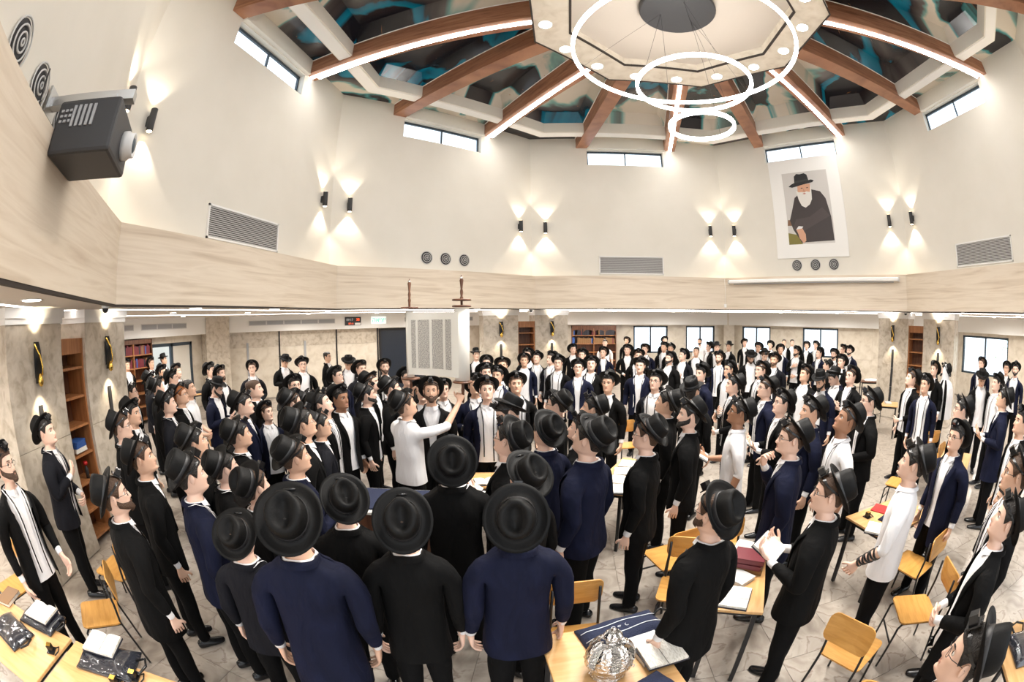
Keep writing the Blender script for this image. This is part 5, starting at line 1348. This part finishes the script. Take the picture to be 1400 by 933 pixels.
bk_ = [o for o in COL.objects if o.get('label', '').startswith('maroon book')][0]; bk_.location.z = Z+.082
book(-.66, -2.84, Z, 57, 'dark brown book at the bottom of the stack under the maroon book', 'browncover', .04, .19, .26); book(-.67, -2.84, Z+.041, 52, 'dark red book in the middle of the stack under the maroon book', 'redcover', .04, .19, .26)
openbook(-.90, -3.22, Z, 60, 'open book under the hands of the black-jacketed reader', .13, .2); openbook(-.57, -2.56, Z, 50, 'open white pages behind the stack of three books', .12, .2); book(-.80, -2.96, Z, 30, 'grey-covered book between the stack and the open book', 'lgrey', .03)
for i, (x, y, rz, lb) in enumerate(((-1.25, -.20, 70, 'far one on'), (-1.36, -.48, 80, 'second from the far end of'), (-1.44, -.76, 68, 'third from the far end of'), (-1.50, -1.04, 80, 'near one on'))): openbook(x, y, Z, rz, 'open book, %s the table in the middle of the crowd' % lb, .13, .2)
openbook(-2.95, -.85, Z, 20, 'open book lying on the small stand near the scroll', .13, .2)
book(1.22, -2.40, Z, 30, 'red and white magazine on the table by the white-shirted reader', 'red2', .006, .21, .28); bag(1.16, -2.62, 15, .30, .20, 'dark shawl bag before the white-shirted reader', 'velvet'); phyl(.92, -2.45, Z, 10, 'black box with gilt label before the white-shirted reader'); openbook(.82, -2.72, Z, 40, 'open book under the hand of the white-shirted reader', .12, .19)
bag(5.2, 2.7, -40, .34, .25, 'dark bag on the dark-edged table by the right pillars'); book(5.62, 2.3, Z, -30, 'white-covered book on the dark-edged table', 'lgrey', .03)
bag(7.95, 5.65, -30, .5, .32, 'folded white shawls piled on the dark table at the right outer wall', 'shirt', False); book(3.55, -1.65, Z, 40, 'blue book on the right side wooden table', 'bluecover', .03); openbook(3.2, -1.9, Z, 30, 'open book on the right side wooden table', .12, .19)
bag(.80, -4.98, 60, .36, .26, 'dark plastic-covered bag on the lower right corner table'); book(-9.9, -1.45, Z, 50, 'brown book on the left side wooden table', 'browncover', .03); openbook(-9.95, -1.0, Z, 60, 'open book on the left side wooden table', .12, .19)
book(.4, 5.85, Z, 10, 'dark book on the far table', 'cover', .05); bag(-11.8, 3.2, 70, .4, .28, 'dark bag on the left outer wall table'); bag(0.0, 5.75, 15, .3, .2, 'grey bag on the far table', 'velvet', False)
openbook(-.20, -4.40, .462, 35, 'open book lying on the chair seat at the bottom edge', .15, .22)
# silver crown -----------------------------------------------------------
t = empty('silver_crown', (-1.83, -3.80, Z), rad(10), 'ornate silver scroll crown standing on the light wood desk', 'crown')
MB().lathe([(.098, 0), (.102, .006), (.096, .012), (.098, .045), (.104, .052), (.104, .060), (.098, .066)], 40).build('base_ring', 'silver', t)
MB().lathe([(.098, .06), (.118, .075), (.128, .10), (.126, .112), (.118, .114), (.116, .10), (.095, .07)], 40).build('scalloped_collar', 'silver', t)
for k in range(6):
    a0 = 2*PI*k/6; V = []; n = 12
    for i in range(n+1):
        u = i/n; z = .10+.15*math.sin(u*PI*.52); r_ = .128*math.cos(u*PI*.40)+.010*math.sin(u*PI); hw = (.036*(1-u)**.6+.012)
        for q in (-1, -.5, 0, .5, 1): a = a0+q*hw/max(r_, .03); V.append(((r_+.004*(1-q*q))*math.cos(a), (r_+.004*(1-q*q))*math.sin(a), z))
    F_ = [(i*5+j, i*5+j+1, (i+1)*5+j+1, (i+1)*5+j) for i in range(n) for j in range(4)]
    o = MB().add(V, F_, 0, True).build('arch', 'silver', t); sm = o.modifiers.new('s', 'SOLIDIFY'); sm.thickness = .004
    a = a0+PI/6; MB().tube([(.128*math.cos(a)+.012*math.cos(b)*math.cos(a), .128*math.sin(a)+.012*math.cos(b)*math.sin(a), .088+.012*math.sin(b)) for b in np.linspace(0, 2*PI, 11)[:-1]], .003, 5, closed=True).build('ring_loop', 'silver', t)
    for q in range(3):
        b = a0+(q-1)*.30; MB().lathe([(.001, 0), (.009, .004), (.011, .010), (.007, .016), (.001, .019)], 8, (.124*math.cos(b), .124*math.sin(b), .108)).build('rosette', 'silver', t)
MB().lathe([(.030, .245), (.036, .250), (.036, .258), (.026, .263)], 24).build('neck_ring', 'silver', t)
for k in range(6):
    a0 = 2*PI*(k+.5)/6; V = []; n = 8
    for i in range(n+1):
        u = i/n; z = .262+.062*u; r_ = .028+.030*math.sin(u*PI*.85)-.012*u; hw = .012+.012*math.sin(u*PI)
        for q in (-1, 0, 1): a = a0+q*hw/r_; V.append((r_*math.cos(a), r_*math.sin(a), z))
    o = MB().add(V, [(i*3+j, i*3+j+1, (i+1)*3+j+1, (i+1)*3+j) for i in range(n) for j in range(2)], 0, True).build('upper_petal', 'silver', t); sm = o.modifiers.new('s', 'SOLIDIFY'); sm.thickness = .003
MB().lathe([(.004, .31), (.014, .318), (.016, .330), (.008, .338), (.012, .345), (.006, .352), (.001, .354)], 14).build('finial', 'silver', t)
# ================================================================ THE CROWD
TABLE = """-5.74 -4.80 1.70 71 k gb strapL
-6.58 -3.99 1.69 39 k - chest
-4.60 -4.25 1.63 13 k gb down
-4.98 -3.70 1.67 28 k - down
-5.98 -3.28 1.70 25 k g down
-6.44 -2.82 1.70 67 k - down
-8.45 -1.51 1.61 42 k g down
-6.54 -2.16 1.70 47 k - down
-6.87 -1.64 1.70 54 k gr down
-7.19 -1.20 1.71 61 w o front
-12.23 0.80 1.70 82 k - down
-11.97 1.50 1.70 106 k - down
-12.58 2.44 1.70 67 k l down
-9.53 0.05 1.71 107 k g down
-8.49 -0.49 1.71 58 k - down
-9.63 0.58 1.68 89 k - down
-8.99 -0.68 1.68 45 k - down
-7.93 -1.29 1.70 36 k - down
-8.81 0.87 1.70 84 k - down
-8.08 0.47 1.70 85 k b down
-7.14 -0.68 1.67 74 n blD phone
-4.94 -3.12 1.66 36 k - down
-4.31 -3.76 1.68 29 n - down
-4.46 -3.27 1.57 29 k - down
-4.85 -2.63 1.63 37 k - down
-5.55 -1.75 1.70 58 n - down
-8.14 1.50 1.70 130 k - front
-6.17 -0.76 1.70 70 k o down
-5.62 -1.21 1.50 121 n y down
-8.54 3.22 1.70 114 k lD book
-7.43 2.41 1.70 136 k g front
-7.92 4.36 1.70 80 k go down
-6.70 3.19 1.70 147 k lD down
-5.68 0.85 1.70 121 n g down
-5.76 -0.33 1.70 125 k g down
-5.06 -1.41 1.69 55 k - down
-5.17 -0.91 1.61 67 k - down
-4.24 -2.42 1.74 54 k g down
-4.38 -1.91 1.60 53 k gy front
-4.57 -1.47 1.72 74 k U down
-4.65 -0.97 1.69 111 k d down
-4.00 -2.94 1.62 39 n - clasp
-3.98 -3.48 1.58 18 k - down
-3.77 -3.93 1.47 -16 k y down
-5.75 1.90 1.70 124 k - down
-5.46 2.37 1.69 147 k b down
-4.82 0.34 1.69 85 k - down
-4.52 -0.48 1.66 75 k b down
-4.38 0.02 1.67 78 k - down
-4.48 0.90 1.70 150 k g down
-3.87 -0.18 1.67 162 k - down
-3.62 -0.63 1.75 163 k b down
-3.74 0.33 1.62 165 k g down
-3.25 0.18 1.70 161 n - bookL
-3.01 -0.30 1.72 166 n - down
-4.22 5.32 1.69 169 k l down
-3.60 3.21 1.70 170 k - down
-3.37 1.73 1.69 170 k - down
-3.10 1.26 1.70 -168 n - down
-3.21 2.68 1.70 173 k - down
-2.72 0.34 1.70 169 k - down
-2.89 3.83 1.69 175 n - down
-2.92 5.34 1.70 176 k - down
-2.66 4.56 1.68 172 k - down
-2.17 3.23 1.70 -160 k g down
-2.32 4.15 1.71 -151 k - down
-1.76 7.07 1.70 182 k - down
-1.59 5.09 1.70 183 k - down
-1.80 2.33 1.70 -173 n g down
-2.58 -1.27 1.70 -96 k gD down
-2.17 -0.79 1.65 -90 k g down
-2.52 -2.42 1.71 -82 k g bookL
-2.26 -2.00 1.67 -42 n - down
-2.35 -3.02 1.63 -55 k - down
-2.33 -3.57 1.64 344 n - down
-2.86 -3.71 1.63 -17 k - down
-3.28 -4.04 1.71 -22 n - down
-3.33 -3.45 1.57 -25 k - down
-2.83 -2.82 1.66 -14 k - down
-1.93 -2.41 1.72 -58 n - down
-1.95 -1.66 1.60 -77 k - down
-1.44 -2.17 1.67 -63 k g down
-1.00 -0.99 1.70 -76 k - down
-0.92 -1.63 1.70 -68 k b down
-1.82 -1.16 1.68 -96 k - down
-1.47 0.47 1.70 -144 k - down
-1.53 2.93 1.70 -161 k - down
-0.50 10.30 1.70 186 w o down
-0.99 5.96 1.69 186 n - front
0.52 11.75 1.70 189 k - down
-0.23 6.70 1.70 189 k - front
0.32 6.94 1.70 191 n - down
-0.26 4.81 1.70 190 k - down
-0.62 2.62 1.70 -159 n - down
-0.78 0.55 1.70 -147 k g down
2.20 12.22 1.70 194 k - down
1.11 7.82 1.70 -156 k - down
1.15 7.17 1.70 -155 k - down
0.35 4.18 1.69 -126 k b down
3.36 11.03 1.70 198 w bo down
2.71 8.12 1.69 -100 k - down
2.80 7.58 1.70 201 k l down
1.59 6.00 1.70 -152 k o down
0.89 4.91 1.70 -134 k - book
1.53 4.04 1.70 -154 n b down
3.37 7.96 1.70 -118 k l down
0.17 1.33 1.70 -111 n - down
-0.47 -0.31 1.70 38 k l down
0.88 1.83 1.70 -118 k g down
0.29 0.17 1.69 -77 k - chest
4.85 9.91 1.70 204 k - down
2.56 4.47 1.70 195 k blD down
4.28 7.50 1.70 206 k g down
3.25 5.03 1.69 207 k D down
5.28 8.53 1.70 208 k - down
2.64 3.31 1.70 -137 k b down
1.44 1.61 1.70 -93 k g down
0.59 -0.28 1.70 -83 n g down
6.79 10.14 1.70 210 k o down
7.30 10.32 1.69 211 k o down
4.57 6.47 1.70 -141 n - down
4.64 5.58 1.70 -129 k b chest
6.56 7.98 1.70 -137 k - down
7.20 8.31 1.70 -126 n - down
5.08 4.96 1.70 -115 n - down
4.57 3.80 1.50 -54 k y down
5.25 4.43 1.70 -123 k b down
6.70 5.50 1.70 -111 n b down
6.88 6.10 1.70 -112 k g down
4.16 2.63 1.70 -112 k - down
1.96 0.86 1.70 -117 k - down
1.91 0.22 1.70 -115 n blD down
2.65 0.79 1.67 -103 n D down
2.57 0.27 1.72 -101 k g phone
-0.38 -1.57 1.69 -71 w gd bookL
0.33 -1.20 1.68 -75 k g book
-0.31 -2.56 1.68 -56 n gt chin
0.42 -1.73 1.69 -76 n - down
0.46 -2.27 1.71 -76 w dU down
1.47 -1.52 1.69 -68 k g front
3.72 -0.22 1.70 -77 k - one
3.37 -0.90 1.70 -115 n - down
5.21 0.41 1.72 -99 k - down
5.74 0.48 1.67 -37 w bT front
8.06 0.82 1.70 -112 n - down
5.51 -0.80 1.70 228 k lD down
5.09 -1.46 1.69 -59 w - down
3.63 -2.45 1.70 -38 n - book
8.02 -0.13 1.68 -108 k - down
7.73 -0.59 1.71 -97 n b down
2.26 -2.54 1.70 -29 k g down
2.45 -3.42 1.70 -55 k - down
1.45 -3.06 1.61 -90 n g down
0.31 -3.45 1.66 -38 w s strapL
0.74 -4.26 1.72 -44 k g down
1.19 -3.98 1.38 -35 k y down
-0.54 -3.51 1.61 -42 k g book
-1.33 -3.54 1.61 -33 k gb down
0.24 -4.47 1.62 -39 k U front
-0.82 -5.05 1.61 -15 k g down
-3.72 -1.20 1.70 22 w L lift"""
LM = {'the raised scroll': (-3.4, -.2), 'the silver crown': (-1.8, -3.8), 'the near left pillars': (-7.2, -3.2), 'the glazed left door': (-12.6, 2.8), 'the dark double door': (-7.5, 11.0), 'the middle back pillars': (-3.2, 7.6), 'the arched bookcase': (0.0, 12.6), 'the corner between the back windows': (5.2, 12.6), 'the right-hand pillars': (7.2, 3.0), 'the right-hand window': (12.5, 3.5), 'the lower left tables': (-4.9, -5.0), 'the open-book table': (-1.1, -.7), 'the empty chair on the marble': (.73, -3.7), 'the far wall table': (.25, 5.8), 'the dark-edged table': (5.35, 2.55)}
ORD = ['first', 'second', 'third', 'fourth', 'fifth', 'sixth', 'seventh', 'eighth', 'ninth', 'tenth', 'eleventh', 'twelfth', 'thirteenth', 'fourteenth', 'fifteenth', 'sixteenth', 'seventeenth', 'eighteenth', 'nineteenth', 'twentieth', 'twenty-first', 'twenty-second', 'twenty-third', 'twenty-fourth', 'twenty-fifth', 'twenty-sixth', 'twenty-seventh', 'twenty-eighth', 'twenty-ninth', 'thirtieth']
rows = [r.split() for r in TABLE.strip().split('\n')]; PP = []
for r in rows: PP.append((float(r[0]), float(r[1]), float(r[2]), float(r[3]), r[4], r[5], r[6]))
near = [min(LM, key=lambda k: math.hypot(p[0]-LM[k][0], p[1]-LM[k][1])) for p in PP]
rank = {}
for k in LM:
    ids = sorted([i for i in range(len(PP)) if near[i] == k], key=lambda i: math.hypot(PP[i][0]-LM[k][0], PP[i][1]-LM[k][1]))
    for n_, i in enumerate(ids): rank[i] = n_
CN = {'k': 'black jacket', 'n': 'navy jacket', 'g': 'charcoal jacket', 'b': 'brownish black jacket', 'w': 'white shirt'}
R0 = random.Random(11)
def heldbook(root, label, kind='book'):
    # rests on the hands in front of the chest
    mw = root.matrix_world
    bpy.context.view_layer.update(); mw = root.matrix_world
    loc = mw@Vector((0, .33, 1.20)) if kind == 'book' else (mw@Vector((.11, .36, 1.20)) if kind == 'bookL' else mw@Vector((0, .335, 1.235)))
    if kind == 'phone':
        t = empty('phone', loc, 0, label, 'phone'); MB().box((0, 0, 0), (.07, .008, .14)).build('body', 'charcoal', t); MB().box((0, -.0045, 0), (.062, .001, .125)).build('screen', 'frame', t)
        t.rotation_euler = (rad(-35), 0, root.rotation_euler.z); return
    t = openbook(loc.x, loc.y, loc.z, 0, label, .12, .19); t.rotation_euler = (rad(28), 0, root.rotation_euler.z)
for i, (x, y, hz, hd, c, fl, pose) in enumerate(PP):
    dist = math.hypot(x-CX, y-CY); far = dist > 8.5
    rel = (hd-math.degrees(math.atan2(x-CX, y-CY))+180) % 360-180
    ex = []
    if 'g' in fl: ex.append('glasses')
    if 'b' in fl and 'gb' not in fl: ex.append('beard')
    if 'gb' in fl: ex.append('beard')
    hat = '' if 'o' in fl else (', level hat' if 'l' in fl else ', hat tipped back')
    view = 'seen from behind' if abs(rel) < 50 else ('facing the camera' if abs(rel) > 145 else ('looking right' if rel > 0 else 'looking left'))
    lb = 'person in %s%s%s, %s, %s out from %s' % (CN[c], hat, (', '+' and '.join(ex)) if ex else '', view, ORD[rank[i]], near[i])
    ws = lb.split()
    if len(ws) > 16: lb = lb.replace(', hat tipped back', '').replace(', level hat', '')
    if len(lb.split()) > 16: lb = lb.replace(', '+view, '')
    if 'L' in fl:
        c = 'w'; lb = 'person in white shirt with rolled sleeves and strapped arm, lifting the open scroll overhead'
    if c == 'k' and R0.random() < .12: c = 'g'
    root = person(x, y, hz, -rad(hd), c, fl.replace('L', ''), pose, R0, far, lb)
    if pose in ('book', 'bookL') and dist < 14: heldbook(root, 'open book held by the person %s out from %s' % (ORD[rank[i]], near[i]), pose)
    if pose == 'phone': heldbook(root, 'dark phone held by the person %s out from %s' % (ORD[rank[i]], near[i]), 'phone')
    if pose in ('strapL',) and c == 'w': child('arm_strap', armband_mesh(pose, 0, 1, 1.25, 1.95, 7), root) ; child('arm_strap', armband_mesh(pose, 1, -1, 1.25, 1.95, 7), root)
    if pose == 'lift':
        root.scale = (1.02, 1.02, root.scale[2]); LIFT = root
        child('arm_strap', armband_mesh(pose, 1, -1, 1.2, 1.95, 7), root); child('arm_strap', armband_mesh(pose, 1, -1, .80, .9, 2), root)
    if 'T' in fl:
        # prayer shawl with black stripes over the shoulders
        V = []; Fq = []; Fm = []; n = 14; m_ = 16
        for a in range(n+1):
            u = a/n; z = 1.80-1.05*u; r_ = float(np.interp(z, [.7, 1.2, 1.40, 1.50, 1.62, 1.75, 1.81], [.30, .29, .25, .13, .115, .10, .03]))
            for b in range(m_+1): th = rad(38)+rad(284)*b/m_; V.append((r_*1.05*math.sin(th), r_*.85*math.cos(th)-.02, z))
        for a in range(n):
            for b in range(m_): q = a*(m_+1)+b; Fq.append((q, q+1, q+m_+2, q+m_+1)); Fm.append(1 if (b in (1, 3, 12, 14)) and a > 3 else 0)
        me = bpy.data.meshes.new('prayer_shawl'); me.from_pydata(V, [], Fq); me.polygons.foreach_set('material_index', Fm); me.update(); link('prayer_shawl', me, ('shirt', 'coat_k'), root)
# the raised scroll --------------------------------------------------------
bpy.context.view_layer.update()
mw = LIFT.matrix_world; hz_ = math.radians(0)
sc0 = mw@Vector((0, .50, 1.77)); t = empty('torah_scroll', sc0, LIFT.rotation_euler.z, 'open parchment scroll on two wooden rollers held overhead in the middle', 'scroll')
t.rotation_euler.z = LIFT.rotation_euler.z+rad(6); t.scale = (1, 1, 1.15)
LR, RR = -.35, .35
def roller(x, r_, parent, top, two):
    MB().lathe([(r_, .10), (r_, .78)], 28, (x, 0, 0)).build('parchment_roll', 'parch', parent)
    MB().lathe([(.012, -.12), (.018, -.08), (.016, -.02), (.020, 0), (.014, .04), (.02, .09)], 16, (x, 0, 0)).build('lower_handle', 'darkwood', parent)
    MB().lathe([(.105, .075), (.112, .082), (.105, .092), (.03, .095)], 32, (x, 0, 0)).build('lower_disc', 'darkwood', parent)
    MB().lathe([(.102, .795), (.108, .802), (.10, .812), (.03, .814)], 32, (x, 0, 0)).build('upper_disc', 'darkwood', parent)
    if two: MB().lathe([(.102, .855), (.108, .862), (.10, .872), (.03, .874)], 32, (x, 0, 0)).build('upper_disc', 'darkwood', parent)
    z = .80
    MB().lathe([(.012, z), (.014, z+.06), (.020, z+.08), (.012, z+.10), (.018, z+.14), (.011, z+.17), (.016, z+.21), (.022, z+.25), (.010, z+.28), (.004, z+.30)], 16, (x, 0, 0)).build('upper_handle', 'darkwood', parent)
    MB().lathe([(.016, z+.262), (.018, z+.27), (.012, z+.285)], 12, (x, 0, 0)).build('silver_tip', 'silver', parent)
roller(LR, .045, t, 0, False); roller(RR, .082, t, 0, True)
V = []; n = 24
for i in range(n+1):
    u = i/n; x = LR+(RR-LR)*u; y = -.045*(1-u)-.082*u+.03*math.sin(u*PI)-.006*math.sin(u*9)
    for z in (.13, .75): V.append((x, y, z))
MB().add(V, [(2*i, 2*i+2, 2*i+3, 2*i+1) for i in range(n)], 0, True).build('parchment_sheet', 'parch', t)
MT['ink'] = noisy('ink_lines', [(.45, (.70, .67, .60)), (.55, (.30, .28, .26))], scale=(90, 1, 160), nscale=1.0, detail=2, rough=.8)
def sheet_y(x): u = (x-LR)/(RR-LR); return -.045*(1-u)-.082*u+.03*math.sin(u*PI)-.006*math.sin(u*9)
for x0, x1 in ((-.295, -.235), (-.205, -.055), (-.020, .135), (.170, .255)):
    V = []; k = 5
    for i in range(k+1):
        x = x0+(x1-x0)*i/k
        for z in (.20, .68): V.append((x, sheet_y(x)-.003, z))
    MB().add(V, [(2*i, 2*i+2, 2*i+3, 2*i+1) for i in range(k)], 0, True).build('text_column', 'ink', t)
